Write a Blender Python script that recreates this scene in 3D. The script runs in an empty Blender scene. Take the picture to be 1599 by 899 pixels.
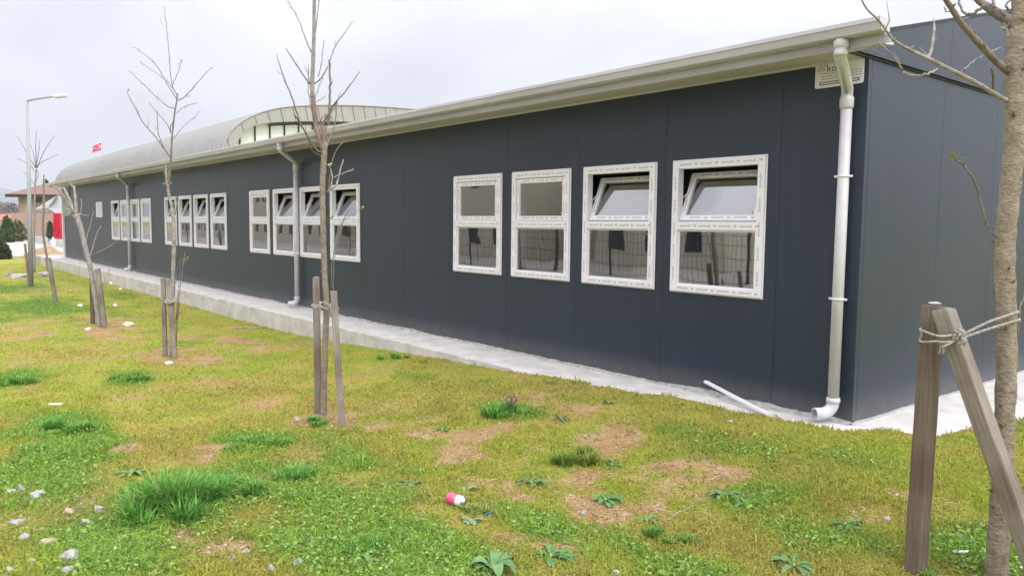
import bpy, math, random
import numpy as np
from mathutils import Vector, Matrix
random.seed(7); RNG = np.random.default_rng(11)
S = bpy.context.scene
COL = S.collection
rad = math.radians

# ------------------------------------------------------------------ camera
CAM = np.array([2.9233, -5.8628, 1.5275]); YAW, PIT, ROL, FOC = 0.8841, 0.0812, 0.0114, 1208.5
_f = np.array([-math.sin(YAW)*math.cos(PIT), math.cos(YAW)*math.cos(PIT), -math.sin(PIT)])
_r0 = np.array([math.cos(YAW), math.sin(YAW), 0.]); _u0 = np.cross(_r0, _f)
_r = _r0*math.cos(ROL)+_u0*math.sin(ROL); _u = -_r0*math.sin(ROL)+_u0*math.cos(ROL)
def ray(px, py): return _f+_r*((px-799.5)/FOC)+_u*((449.5-py)/FOC)
def at(px, py, depth): return CAM+ray(px, py)*depth          # surveyed point at a distance
def hit(px, py, ax, v):
    d = ray(px, py); return CAM+d*((v-CAM[ax])/d[ax])
cd = bpy.data.cameras.new('camera'); cam = bpy.data.objects.new('camera', cd); COL.objects.link(cam)
cd.sensor_width = 36; cd.lens = FOC*36/1599; cd.clip_end = 9000; cd.clip_start = .05
M3 = Matrix((( _r[0], _u[0], -_f[0]), (_r[1], _u[1], -_f[1]), (_r[2], _u[2], -_f[2])))
cam.matrix_world = Matrix.Translation(Vector(CAM)) @ M3.to_4x4()
S.camera = cam

# ------------------------------------------------------------------ noise
def _hash(ix, iy, s):
    h = (ix*374761393+iy*668265263+s*1442695041) & 0xffffffff
    h = ((h ^ (h >> 13))*1274126177) & 0xffffffff
    return ((h ^ (h >> 16)) & 0xffff)/65535.
def vnoise(x, y, s=0):
    x = np.asarray(x, float); y = np.asarray(y, float)
    ix = np.floor(x).astype(np.int64); iy = np.floor(y).astype(np.int64); fx = x-ix; fy = y-iy
    fx = fx*fx*(3-2*fx); fy = fy*fy*(3-2*fy)
    a = _hash(ix, iy, s); b = _hash(ix+1, iy, s); c = _hash(ix, iy+1, s); d = _hash(ix+1, iy+1, s)
    return (a*(1-fx)+b*fx)*(1-fy)+(c*(1-fx)+d*fx)*fy
def fbm(x, y, s=0, o=4):
    t = 0; a = .5; n = 0
    for k in range(o):
        t = t+a*vnoise(x*2**k+k*17.3, y*2**k-k*9.1, s+k); n += a; a *= .5
    return t/n
def sstep(a, b, x):
    t = np.clip((x-a)/(b-a), 0, 1); return t*t*(3-2*t)

# ------------------------------------------------------------------ terrain functions
EX = [-3.6, -3.2, -2.6, -1.8, -1.5, -1., -.5, .1, .23, .44, .57, .63, .78, .80]
EY = [-.67, -.69, -.63, -.55, -.37, -.41, -.32, -.27, .0, .08, .13, .6, 1.3, 30.]
SLX, SLY = .79, -.67
def edge_y(x): 
    x = np.asarray(x, float)
    e = np.interp(x, EX, EY)+.04*(vnoise(x*5, x*0+3, 5)-.5)+.05*(vnoise(x*13, x*0+3, 6)-.5)*(x > -3.6)
    return np.where(x < -3.6, SLY, np.where(x > .8, 99, e))
def on_slab(x, y): return (y > edge_y(x)) & (x < SLX) & (x > -34)
def zg(x, y):
    x = np.asarray(x, float); y = np.asarray(y, float)
    a = np.interp(x, [-40, -30, -22.8, -18, -10.9, -9.2, -7.3, -5.9, -4.9, -3.7, -2.8, 1, 3, 20], [-.33, -.33, -.33, -.30, -.31, -.29, -.22, -.14, -.10, -.05, .012, .012, -.06, -.1])
    b = np.interp(x, [-40, -30, -10, -4, 2, 10], [-.33, -.33, -.27, -.17, -.13, -.12])
    w = sstep(-.9, -2.6, y)
    tx = sstep(.79, 2.6, x); w = w*(1-tx)+sstep(.2, -1.5, y)*tx
    z = a*(1-w)+b*w
    near = np.exp(-((x+2)**2+(y+3)**2)/900)
    n = .07*(fbm(x*.55, y*.55, 3)-.5)+.03*(fbm(x*3, y*3, 9, 3)-.5)
    damp = .15+.85*sstep(-.72, -1.3, y)
    z = z+n*near*damp
    z = np.where(on_slab(x, y), -.16, z)
    return z
def ground_at(px, py):
    z = -.15
    for _ in range(12):
        p = hit(px, py, 2, z); z = float(zg(p[0], min(p[1], -.7 if p[0] < -.6 else p[1])))
    p = hit(px, py, 2, z); return p

SOIL = [(515,655,.55,.4,1.),(270,552,.9,.5,1.1),(380,535,1.2,.35,1.1),(450,520,.6,.3,1.),(160,510,1.6,.6,1.),(60,520,1.8,.5,.6),
        (800,735,.75,.5,.95),(900,790,.6,.35,1.),(740,690,.6,.4,.8),(1000,770,.5,.3,1.),(1090,800,.4,.2,.8),(650,790,.3,.2,.7),(860,650,.5,.3,.6),
        (960,690,.6,.3,.75),(1490,765,.3,.2,.8),(290,832,.28,.14,.95),(400,870,.5,.1,.7),(560,690,.3,.2,.5),(1430,893,.22,.12,1.),(1180,750,.25,.12,.8),
        (1300,780,.2,.15,.5),(880,860,.2,.12,.6),(1050,850,.25,.12,.7),(760,815,.3,.15,.9),(340,715,.35,.2,.8),(200,700,.3,.2,.4),(1250,640,.4,.1,.5),(700,720,.3,.2,.8),(20,600,.6,.2,.3)]
LUSH = [(280,775,.5,.35,1.),(420,745,.5,.4,1.),(90,665,.6,.35,1.),(110,700,.5,.3,1.),(20,592,.5,.3,.9),(203,588,.5,.25,.8),(60,760,.8,.5,.8),(150,830,.8,.5,.7),
        (540,780,.8,.45,.7),(640,870,1.,.4,.9),(480,840,.7,.3,.7),(400,690,.5,.3,.8),(560,720,.7,.4,.7),(860,830,.4,.2,.7),(1150,775,.4,.25,.6),(1290,830,.5,.3,.45),
        (1350,720,.6,.4,.35),(1100,700,.6,.4,.35),(60,480,2.5,1.2,.8),(20,450,2,1,.7),(200,460,1.5,.7,.5),(1540,860,.4,.3,.8),(790,640,.4,.2,.8),(720,600,1,.3,.35),(1000,860,.5,.2,.6),(310,480,.8,.3,.5)]
SOILW = [(ground_at(a, b), c, d, e*.9) for a, b, c, d, e in SOIL]
LUSHW = [(ground_at(a, b), c, d, e) for a, b, c, d, e in LUSH]
def blobs(L, x, y):
    t = np.zeros_like(np.asarray(x, float))
    for p, rx, ry, s in L:
        t = np.maximum(t, s*np.exp(-(((x-p[0])/rx)**2+((y-p[1])/ry)**2)*.8))
    return t
def soil(x, y):
    t = blobs(SOILW, x, y)
    n = fbm(x*3.1+5, y*3.1, 21, 5)
    base = sstep(.60, .74, fbm(x*.9, y*1.1, 31, 5))*.5
    return np.clip(sstep(.36, .86, t*.9+(n-.5)*2.2+.04), 0, 1)*.95*(t > .05)+base*(1-sstep(.05, .5, t))
def lush(x, y):
    t = blobs(LUSHW, x, y)
    return np.clip(sstep(.25, .8, t+(fbm(x*2.6, y*2.6, 41, 4)-.5)*.9+.10), 0, 1)

# ------------------------------------------------------------------ mesh builder
class MB:
    def __init__(s): s.v = []; s.f = []; s.sm = []
    def add(s, vs, fs, smooth=False):
        o = len(s.v); s.v += [tuple(float(c) for c in v) for v in vs]; s.f += [tuple(i+o for i in f) for f in fs]; s.sm += [smooth]*len(fs); return s
    def box(s, x0, x1, y0, y1, z0, z1):
        v = [(x0,y0,z0),(x1,y0,z0),(x1,y1,z0),(x0,y1,z0),(x0,y0,z1),(x1,y0,z1),(x1,y1,z1),(x0,y1,z1)]
        return s.add(v, [(0,3,2,1),(4,5,6,7),(0,1,5,4),(1,2,6,5),(2,3,7,6),(3,0,4,7)])
    def prism(s, poly, axis, a, b):
        n = len(poly)
        def mk(p, t):
            return {0:(t,p[0],p[1]),1:(p[0],t,p[1]),2:(p[0],p[1],t)}[axis]
        return s.add([mk(p, a) for p in poly]+[mk(p, b) for p in poly], [tuple(range(n))[::-1], tuple(range(n, 2*n))]+[(i,(i+1)%n,n+(i+1)%n,n+i) for i in range(n)])
    def tube(s, pts, rads, sides=8, smooth=True, cap=True):
        P = [Vector(p) for p in pts]; n = len(P)
        if not hasattr(rads, '__len__'): rads = [rads]*n
        T = [(P[min(i+1,n-1)]-P[max(i-1,0)]).normalized() for i in range(n)]
        up = Vector((0,0,1)) if abs(T[0].z) < .9 else Vector((1,0,0))
        N = (up-T[0]*up.dot(T[0])).normalized(); vs = []
        for i in range(n):
            N = (N-T[i]*N.dot(T[i])).normalized(); B = T[i].cross(N)
            for k in range(sides):
                a = 2*math.pi*k/sides; vs.append(P[i]+(N*math.cos(a)+B*math.sin(a))*rads[i])
        fs = [(i*sides+k, i*sides+(k+1)%sides, (i+1)*sides+(k+1)%sides, (i+1)*sides+k) for i in range(n-1) for k in range(sides)]
        if cap: fs += [tuple(range(sides))[::-1], tuple((n-1)*sides+k for k in range(sides))]
        return s.add(vs, fs, smooth)
    def blob(s, c, r, seed=0, j=.25, sub=2, flat=1.):
        import bmesh
        bm = bmesh.new(); bmesh.ops.create_icosphere(bm, subdivisions=sub, radius=1)
        rr = random.Random(seed); R = r if hasattr(r, '__len__') else (r, r, r); q = [rr.uniform(0, 9) for _ in range(3)]
        vs = []
        for v in bm.verts:
            d = 1+j*(math.sin(v.co.x*3.1+q[0])*math.cos(v.co.y*2.7+q[1])+.6*math.sin(v.co.z*5+q[2]+v.co.x*4))+rr.uniform(-j, j)*.35
            vs.append((c[0]+v.co.x*d*R[0], c[1]+v.co.y*d*R[1], c[2]+v.co.z*d*R[2]))
        fs = [tuple(x.index for x in f.verts) for f in bm.faces]; bm.free()
        return s.add(vs, fs, flat < 1)
    def mesh(s, name, mat):
        me = bpy.data.meshes.new(name); me.from_pydata(s.v, [], s.f); me.polygons.foreach_set('use_smooth', s.sm)
        me.materials.append(mat); me.update(); return me
    def build(s, name, mat, parent=None, bevel=0):
        o = bpy.data.objects.new(name, s.mesh(name, mat)); COL.objects.link(o)
        if parent is not None: put(o, parent)
        if bevel:
            m = o.modifiers.new('bevel', 'BEVEL'); m.width = bevel; m.segments = 2; m.limit_method = 'ANGLE'; m.angle_limit = rad(40)
        return o
def put(o, parent):
    o.parent = parent; 
    t = Matrix.Identity(4); q = parent
    while q is not None: t = q.matrix_basis @ t if q.parent is None else q.matrix_basis @ t; q = q.parent
    o.matrix_parent_inverse = t.inverted()
def tag(o, label=None, cat=None, group=None, kind=None):
    for k, v in (('label', label), ('category', cat), ('group', group), ('kind', kind)):
        if v: o[k] = v
    return o
def empty(name, loc, label, cat, group=None):
    o = bpy.data.objects.new(name, None); COL.objects.link(o); o.location = loc; o.empty_display_size = .2
    return tag(o, label, cat, group)
def copy_tree(o, parent=None):
    c = o.copy(); COL.objects.link(c)
    if parent is not None: c.parent = parent
    for ch in list(o.children): copy_tree(ch, c)
    return c

# ------------------------------------------------------------------ materials
def mat(name, col, rough=.7, var=0., vscale=3., bump=0., bscale=30., metal=0., spec=.5, col2=None, stretch=(1,1,1), detail=5., coat=0.):
    m = bpy.data.materials.new(name); m.use_nodes = True; nt = m.node_tree; N = nt.nodes; L = nt.links
    b = N['Principled BSDF']; b.inputs['Roughness'].default_value = rough; b.inputs['Metallic'].default_value = metal
    b.inputs['Specular IOR Level'].default_value = spec; b.inputs['Coat Weight'].default_value = coat
    b.inputs['Base Color'].default_value = (*col, 1)
    tc = N.new('ShaderNodeTexCoord'); mp = N.new('ShaderNodeMapping'); mp.inputs['Scale'].default_value = stretch
    L.new(tc.outputs['Object'], mp.inputs['Vector'])
    if var or col2:
        n = N.new('ShaderNodeTexNoise'); n.inputs['Scale'].default_value = vscale; n.inputs['Detail'].default_value = detail; n.inputs['Roughness'].default_value = .65
        L.new(mp.outputs[0], n.inputs['Vector'])
        r = N.new('ShaderNodeValToRGB'); r.color_ramp.elements[0].position = .33; r.color_ramp.elements[1].position = .67
        c2 = col2 or tuple(c*(1-var) for c in col); c1 = col if col2 else tuple(min(1, c*(1+var)) for c in col)
        r.color_ramp.elements[0].color = (*c2, 1); r.color_ramp.elements[1].color = (*c1, 1)
        L.new(n.outputs['Fac'], r.inputs[0]); L.new(r.outputs[0], b.inputs['Base Color'])
    if bump:
        n2 = N.new('ShaderNodeTexNoise'); n2.inputs['Scale'].default_value = bscale; n2.inputs['Detail'].default_value = 4
        L.new(mp.outputs[0], n2.inputs['Vector']); bp = N.new('ShaderNodeBump'); bp.inputs['Strength'].default_value = bump; bp.inputs['Distance'].default_value = .01
        L.new(n2.outputs['Fac'], bp.inputs['Height']); L.new(bp.outputs[0], b.inputs['Normal'])
    return m
def attr_mat(name, rough=.7, attr='Col', spec=.25, trans=0.):
    m = bpy.data.materials.new(name); m.use_nodes = True; nt = m.node_tree; N = nt.nodes; L = nt.links
    b = N['Principled BSDF']; b.inputs['Roughness'].default_value = rough; b.inputs['Specular IOR Level'].default_value = spec
    a = N.new('ShaderNodeAttribute'); a.attribute_name = attr; L.new(a.outputs['Color'], b.inputs['Base Color'])
    if trans:
        t = N.new('ShaderNodeBsdfTranslucent'); L.new(a.outputs['Color'], t.inputs['Color']); mx = N.new('ShaderNodeMixShader'); mx.inputs[0].default_value = trans
        L.new(b.outputs[0], mx.inputs[1]); L.new(t.outputs[0], mx.inputs[2]); L.new(mx.outputs[0], N['Material Output'].inputs['Surface'])
    return m
M = {}
M['wall'] = mat('anthracite_sheet', (.019,.030,.054), .42, var=.10, vscale=.8, bump=.05, bscale=2.5, spec=.5)
M['seam'] = mat('seam_dark', (.018,.025,.038), .6)
M['white'] = mat('white_pvc', (.82,.80,.85), .35, var=.03, vscale=6)
M['gutter'] = mat('white_gutter', (.55,.53,.61), .4, var=.10, vscale=3, stretch=(.3,1,1))
M['pipe'] = mat('grey_pvc_pipe', (.56,.55,.58), .4, var=.08, vscale=5)
M['soffit'] = mat('soffit', (.56,.52,.50), .5, var=.12, vscale=1.2, stretch=(.5,1,1))
M['print'] = mat('film_print_grey', (.20,.21,.25), .6)
M['roofsheet'] = mat('roof_sheet', (.30,.31,.32), .4, var=.1)
M['interior'] = mat('interior_plaster', (.26,.22,.18), .9, var=.1)
M['interior_floor'] = mat('interior_floor', (.12,.10,.08), .7, var=.1)
M['conc'] = mat('concrete_walk', (.68,.645,.63), .9, col2=(.48,.45,.44), vscale=3.5, bump=.7, bscale=14, detail=9)
M['conc_yard'] = mat('concrete_yard', (.50,.485,.46), .9, col2=(.40,.385,.36), vscale=.6, bump=.2, bscale=4)
M['mortar'] = mat('mortar', (.50,.49,.48), .95, col2=(.26,.26,.26), vscale=18, bump=1., bscale=60)
M['hall_roof'] = mat('hall_roof_metal', (.285,.28,.275), .45, var=.07, vscale=.12, stretch=(1,.2,.2))
M['hall_band'] = mat('hall_fascia', (.36,.35,.335), .5, var=.05, vscale=.5)
M['hall_dark'] = mat('hall_seams', (.10,.10,.10), .6)
M['hall_white'] = mat('hall_polycarbonate', (.88,.90,.90), .2, var=.02)
M['black'] = mat('black_gap', (.015,.015,.015), .6)
M['salmon'] = mat('salmon_render', (.37,.26,.21), .9, var=.06, vscale=.6, bump=.2)
M['olive'] = mat('olive_render', (.40,.33,.19), .9, var=.05)
M['tile'] = mat('roof_tiles', (.27,.155,.12), .8, col2=(.17,.10,.08), vscale=5, bump=.6, bscale=8)
M['darkwin'] = mat('dark_window', (.04,.045,.05), .15)
M['canopy'] = mat('canopy_white', (.34,.34,.34), .5, col2=(.24,.24,.24), vscale=2)
M['red'] = mat('red_sheet', (.62,.015,.04), .45, var=.08)
M['whitestripe'] = mat('white_stripe', (.8,.6,.62), .5)
M['flagred'] = mat('flag_red', (.60,.012,.05), .7, var=.05, vscale=3)
M['flagwhite'] = mat('flag_white', (.85,.85,.87), .7)
M['lamp'] = mat('galvanised', (.36,.37,.39), .6, var=.06, vscale=3)
M['lamphead'] = mat('lamp_head', (.82,.82,.84), .4)
M['bark_pale'] = mat('bark_pale', (.42,.39,.36), .9, col2=(.19,.17,.155), vscale=26, bump=1., bscale=80, stretch=(.7,.7,1), detail=8)
M['bark_twig'] = mat('bark_twig', (.24,.20,.17), .8, col2=(.14,.105,.09), vscale=14, bump=.3, bscale=60)
M['bark_red'] = mat('bark_red', (.30,.20,.16), .8, col2=(.16,.10,.085), vscale=10, bump=.5, bscale=50)
M['bark_mid'] = mat('bark_tan', (.33,.275,.205), .9, col2=(.17,.135,.10), vscale=30, bump=1., bscale=90, stretch=(.7,.7,1), detail=8)
M['bark_knot'] = mat('bark_knot', (.26,.19,.13), .9, col2=(.08,.06,.05), vscale=60, bump=1., bscale=120)
M['stone'] = mat('pale_stone', (.50,.49,.48), .9, col2=(.26,.255,.25), vscale=9, bump=.6, bscale=30)
M['stone_tan'] = mat('tan_stone', (.50,.38,.27), .9, col2=(.36,.27,.2), vscale=9, bump=.5)
M['plastic'] = mat('white_plastic', (.80,.80,.82), .35, var=.04)
M['rope'] = mat('rope_grey', (.46,.45,.42), .9, col2=(.24,.23,.21), vscale=60, bump=.6, bscale=200)
M['apart'] = mat('beige_render', (.50,.46,.37), .9, var=.06, vscale=.7)
M['brown'] = mat('brown_render', (.10,.085,.075), .9, var=.1)
M['fence'] = mat('fence_wire', (.05,.06,.05), .5)
M['metal'] = mat('can_metal', (.6,.6,.62), .3, metal=.9)
M['canred'] = mat('can_pink', (.75,.10,.22), .35, var=.1)
M['brick'] = mat('brick_red', (.33,.10,.05), .9, var=.2, vscale=20)
M['conifer'] = attr_mat('conifer_leaf', .7)
M['leafgreen'] = mat('young_leaf', (.35,.42,.08), .6, var=.2, vscale=40)
M['leafdry'] = mat('dry_leaf', (.20,.15,.12), .8)
M['hill'] = mat('hill_woods', (.07,.08,.09), .95, var=.3, vscale=.004)
M['dirt'] = mat('dirt_mound', (.42,.30,.18), .95, col2=(.25,.17,.10), vscale=2.5, bump=1, bscale=6)
M['sticker'] = mat('sticker', (.75,.22,.16), .6)

def dirty(m, c, z0, z1, amount):
    nt = m.node_tree; N = nt.nodes; L = nt.links; b = N['Principled BSDF']; src = b.inputs['Base Color'].links[0].from_socket
    g = N.new('ShaderNodeNewGeometry'); sp = N.new('ShaderNodeSeparateXYZ'); L.new(g.outputs['Position'], sp.inputs[0]); mr = N.new('ShaderNodeMapRange'); mr.inputs[1].default_value = z0; mr.inputs[2].default_value = z1; mr.inputs[3].default_value = 1; mr.inputs[4].default_value = 0; L.new(sp.outputs['Z'], mr.inputs[0])
    n = N.new('ShaderNodeTexNoise'); n.inputs['Scale'].default_value = 9; n.inputs['Detail'].default_value = 8; n.inputs['Roughness'].default_value = .7; L.new(g.outputs['Position'], n.inputs[0])
    mp = N.new('ShaderNodeMapping'); mp.inputs['Scale'].default_value = (5, 5, .35); L.new(g.outputs['Position'], mp.inputs[0]); n2 = N.new('ShaderNodeTexNoise'); n2.inputs['Scale'].default_value = 2; n2.inputs['Detail'].default_value = 6; L.new(mp.outputs[0], n2.inputs[0])
    a = N.new('ShaderNodeMath'); a.operation = 'MULTIPLY'; L.new(mr.outputs[0], a.inputs[0]); L.new(n.outputs[0], a.inputs[1])
    r2 = N.new('ShaderNodeMapRange'); r2.inputs[1].default_value = .55; r2.inputs[2].default_value = .8; r2.inputs[4].default_value = .03; L.new(n2.outputs[0], r2.inputs[0])
    a2 = N.new('ShaderNodeMath'); a2.operation = 'MULTIPLY_ADD'; a2.inputs[1].default_value = amount; L.new(a.outputs[0], a2.inputs[0]); L.new(r2.outputs[0], a2.inputs[2])
    mx = N.new('ShaderNodeMix'); mx.data_type = 'RGBA'; L.new(a2.outputs[0], mx.inputs[0]); L.new(src, mx.inputs[6]); mx.inputs[7].default_value = (*c, 1); L.new(mx.outputs[2], b.inputs['Base Color'])
dirty(M['wall'], (.20,.18,.15), .0, .22, .75)
dirty(M['gutter'], (.33,.31,.27), 2.2, 2.3, .1)
def timber(name, c1, c2):
    m = mat(name, c1, .85, col2=c2, vscale=6, bump=.0, stretch=(14,14,.7), detail=8)
    nt = m.node_tree; N = nt.nodes; L = nt.links; b = N['Principled BSDF']
    src = b.inputs['Base Color'].links[0].from_socket
    tc = N.new('ShaderNodeTexCoord')
    n = N.new('ShaderNodeTexNoise'); n.inputs['Scale'].default_value = 2.3; n.inputs['Detail'].default_value = 3; L.new(tc.outputs['Object'], n.inputs[0])
    r = N.new('ShaderNodeValToRGB'); r.color_ramp.elements[0].position = .38; r.color_ramp.elements[0].color = (.62,.55,.50,1); r.color_ramp.elements[1].position = .62; r.color_ramp.elements[1].color = (1,1,1,1)
    L.new(n.outputs[0], r.inputs[0]); mx = N.new('ShaderNodeMix'); mx.data_type = 'RGBA'; mx.blend_type = 'MULTIPLY'; mx.inputs[0].default_value = 1
    L.new(src, mx.inputs[6]); L.new(r.outputs[0], mx.inputs[7]); L.new(mx.outputs[2], b.inputs['Base Color'])
    mp = N.new('ShaderNodeMapping'); mp.inputs['Scale'].default_value = (60,60,2.5); L.new(tc.outputs['Object'], mp.inputs[0])
    n3 = N.new('ShaderNodeTexNoise'); n3.inputs['Scale'].default_value = 1.5; L.new(mp.outputs[0], n3.inputs[0])
    bp = N.new('ShaderNodeBump'); bp.inputs['Strength'].default_value = .5; bp.inputs['Distance'].default_value = .004; L.new(n3.outputs[0], bp.inputs['Height']); L.new(bp.outputs[0], b.inputs['Normal'])
    return m
M['wood_warm'] = timber('weathered_brown_timber', (.215,.165,.13), (.13,.098,.077))
M['wood_grey'] = timber('weathered_grey_timber', (.37,.325,.29), (.21,.18,.155))
M['wood_end'] = mat('timber_end', (.50,.44,.37), .85, var=.15, vscale=20)

def glass_mat(name, refl, tint, wav):
    m = bpy.data.materials.new(name); m.use_nodes = True; N = m.node_tree.nodes; L = m.node_tree.links
    N.remove(N['Principled BSDF']); out = N['Material Output']
    t = N.new('ShaderNodeBsdfTransparent'); t.inputs[0].default_value = (*tint, 1)
    g = N.new('ShaderNodeBsdfGlossy'); g.inputs['Roughness'].default_value = .015; g.inputs[0].default_value = (.97,.98,1,1)
    fr = N.new('ShaderNodeFresnel'); fr.inputs[0].default_value = 1.5
    ad = N.new('ShaderNodeMath'); ad.operation = 'ADD'; ad.inputs[1].default_value = refl; ad.use_clamp = True; L.new(fr.outputs[0], ad.inputs[0])
    tc = N.new('ShaderNodeTexCoord'); n = N.new('ShaderNodeTexNoise'); n.inputs['Scale'].default_value = 2.6; n.inputs['Detail'].default_value = 1; L.new(tc.outputs['Object'], n.inputs[0])
    bp = N.new('ShaderNodeBump'); bp.inputs['Strength'].default_value = wav; bp.inputs['Distance'].default_value = .02; L.new(n.outputs[0], bp.inputs['Height']); L.new(bp.outputs[0], g.inputs['Normal'])
    mx = N.new('ShaderNodeMixShader'); L.new(ad.outputs[0], mx.inputs[0]); L.new(t.outputs[0], mx.inputs[1]); L.new(g.outputs[0], mx.inputs[2]); L.new(mx.outputs[0], out.inputs[0])
    return m
M['glass'] = glass_mat('reflective_bronze_glass', .24, (.42,.39,.38), .05)

# ------------------------------------------------------------------ ground
def axis_lines(lo, a, b, hi, st, g=1.16):
    mid = list(np.arange(a, b+1e-6, st)); l = []; x = a; s = st
    while x > lo: s *= g; x -= s; l.append(x)
    r = []; x = b; s = st
    while x < hi: s *= g; x += s; r.append(x)
    return np.array(l[::-1]+mid+r)
xs = axis_lines(-4000, -9.5, 3.6, 4000, .055, 1.055); ys = axis_lines(-4000, -5.4, 1.4, 4000, .055, 1.055)
X, Y = np.meshgrid(xs, ys, indexing='ij'); Z = zg(X, Y)
me = bpy.data.meshes.new('ground'); nx, ny = X.shape
me.vertices.add(nx*ny); me.vertices.foreach_set('co', np.stack([X, Y, Z], -1).ravel())
I = np.arange(nx*ny).reshape(nx, ny); Q = np.stack([I[:-1,:-1], I[1:,:-1], I[1:,1:], I[:-1,1:]], -1).reshape(-1, 4)
def set_faces(me, Q):
    k = Q.shape[1]; me.loops.add(Q.size); me.loops.foreach_set('vertex_index', Q.ravel().astype(np.int32)); me.polygons.add(len(Q))
    me.polygons.foreach_set('loop_start', np.arange(0, Q.size, k, dtype=np.int32)); me.polygons.foreach_set('loop_total', np.full(len(Q), k, dtype=np.int32))
    me.update(calc_edges=True)
set_faces(me, Q); me.polygons.foreach_set('use_smooth', np.ones(len(Q), bool))
for nm, fn in (('soil', soil), ('lush', lush)):
    a = me.attributes.new(nm, 'FLOAT', 'POINT'); a.data.foreach_set('value', fn(X, Y).ravel().astype(np.float32))
gm = bpy.data.materials.new('turf_and_soil'); gm.use_nodes = True; N = gm.node_tree.nodes; L = gm.node_tree.links; B = N['Principled BSDF']
B.inputs['Roughness'].default_value = .95; B.inputs['Specular IOR Level'].default_value = .1
tc = N.new('ShaderNodeTexCoord')
def nz(scale, det=6, ro=.6):
    n = N.new('ShaderNodeTexNoise'); n.inputs['Scale'].default_value = scale; n.inputs['Detail'].default_value = det; n.inputs['Roughness'].default_value = ro; L.new(tc.outputs['Object'], n.inputs[0]); return n.outputs['Fac']
def ramp(fac, *stops):
    r = N.new('ShaderNodeValToRGB'); e = r.color_ramp.elements
    while len(e) < len(stops): e.new(.5)
    for k, (p, c) in enumerate(stops): e[k].position = p; e[k].color = (*c, 1)
    L.new(fac, r.inputs[0]); return r.outputs[0]
def mixc(fac, a, b):
    m = N.new('ShaderNodeMix'); m.data_type = 'RGBA'; L.new(fac, m.inputs[0]); L.new(a, m.inputs[6]); L.new(b, m.inputs[7]); return m.outputs[2]
def att(n): a = N.new('ShaderNodeAttribute'); a.attribute_name = n; return a.outputs['Fac']
olive = ramp(nz(1.6, 8), (.32, (.22,.28,.045)), (.5, (.34,.38,.06)), (.66, (.45,.31,.11)))
green = ramp(nz(5, 8), (.3, (.09,.16,.035)), (.7, (.17,.25,.05)))
soilc = ramp(nz(4, 10, .7), (.3, (.27,.145,.07)), (.5, (.45,.27,.15)), (.75, (.60,.42,.28)))
c = mixc(att('lush'), olive, green); c = mixc(att('soil'), c, soilc)
sp = N.new('ShaderNodeMix'); sp.data_type = 'RGBA'; sp.blend_type = 'MULTIPLY'; sp.inputs[0].default_value = .8
L.new(c, sp.inputs[6]); L.new(ramp(nz(60, 4, .8), (.3, (.55,.55,.5)), (.6, (1,1,1))), sp.inputs[7]); L.new(sp.outputs[2], B.inputs['Base Color'])
bp = N.new('ShaderNodeBump'); bp.inputs['Strength'].default_value = .9; bp.inputs['Distance'].default_value = .025; L.new(nz(28, 8, .75), bp.inputs['Height']); L.new(bp.outputs[0], B.inputs['Normal'])
me.materials.append(gm); gr = bpy.data.objects.new('ground', me); COL.objects.link(gr); tag(gr, 'patchy olive green turf with bare reddish soil showing through', 'ground', kind='structure')

# concrete walkway around the building and the far yard
mb = MB()
def slab_strip(x0, x1, y0, y1, nx_, ny_, seed):
    # top with slightly ragged front edge
    gx = np.linspace(x0, x1, nx_); gy = np.linspace(y0, y1, ny_)
    vs = []; fs = []
    for i, x in enumerate(gx):
        for j, y in enumerate(gy):
            yy = y; zz = .004*(float(vnoise(x*4, y*4, 3))-.5)*2
            if j == 0: yy += .012*(float(fbm(x*6, 0, seed))-.5)*2; zz -= .006+.012*max(0, float(fbm(x*9, 5, seed))-.62)*8
            vs.append((x, yy, zz))
    for i in range(nx_-1):
        for j in range(ny_-1): fs.append((i*ny_+j, (i+1)*ny_+j, (i+1)*ny_+j+1, i*ny_+j+1))
    mb.add(vs, fs, True)
    n0 = len(vs); vs2 = []
    for i, x in enumerate(gx): t = vs[i*ny_]; vs2 += [t, (t[0], t[1]-.004*float(fbm(x*5, 2, 8)), -.75)]
    mb.add(vs2, [(2*i, 2*i+1, 2*i+3, 2*i+2) for i in range(nx_-1)])
slab_strip(-34.2, SLX, -.67, -.0, 900, 6, 4)
mb.box(-.001, SLX, .002, 16, -.4, -.001)
pv = mb.build('pavement', M['conc']); tag(pv, 'pale concrete walkway slab running along the building', 'walkway', kind='structure')
mb = MB(); a, b_ = ground_at(20, 401), 0
yard = [(-36.5, 1.2), (-41.5, -.2), (-43, -2.5), (-43, -14), (-76, -14), (-76, 12), (-36.5, 12)]
mb.prism(yard, 2, -.45, -.27); mb.box(-36.6, -34.1, -.6, 12, -.4, -.02)
yd = mb.build('concrete_yard', M['conc_yard']); tag(yd, 'pale concrete yard beyond the far end of the building', 'yard', kind='structure')

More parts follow.
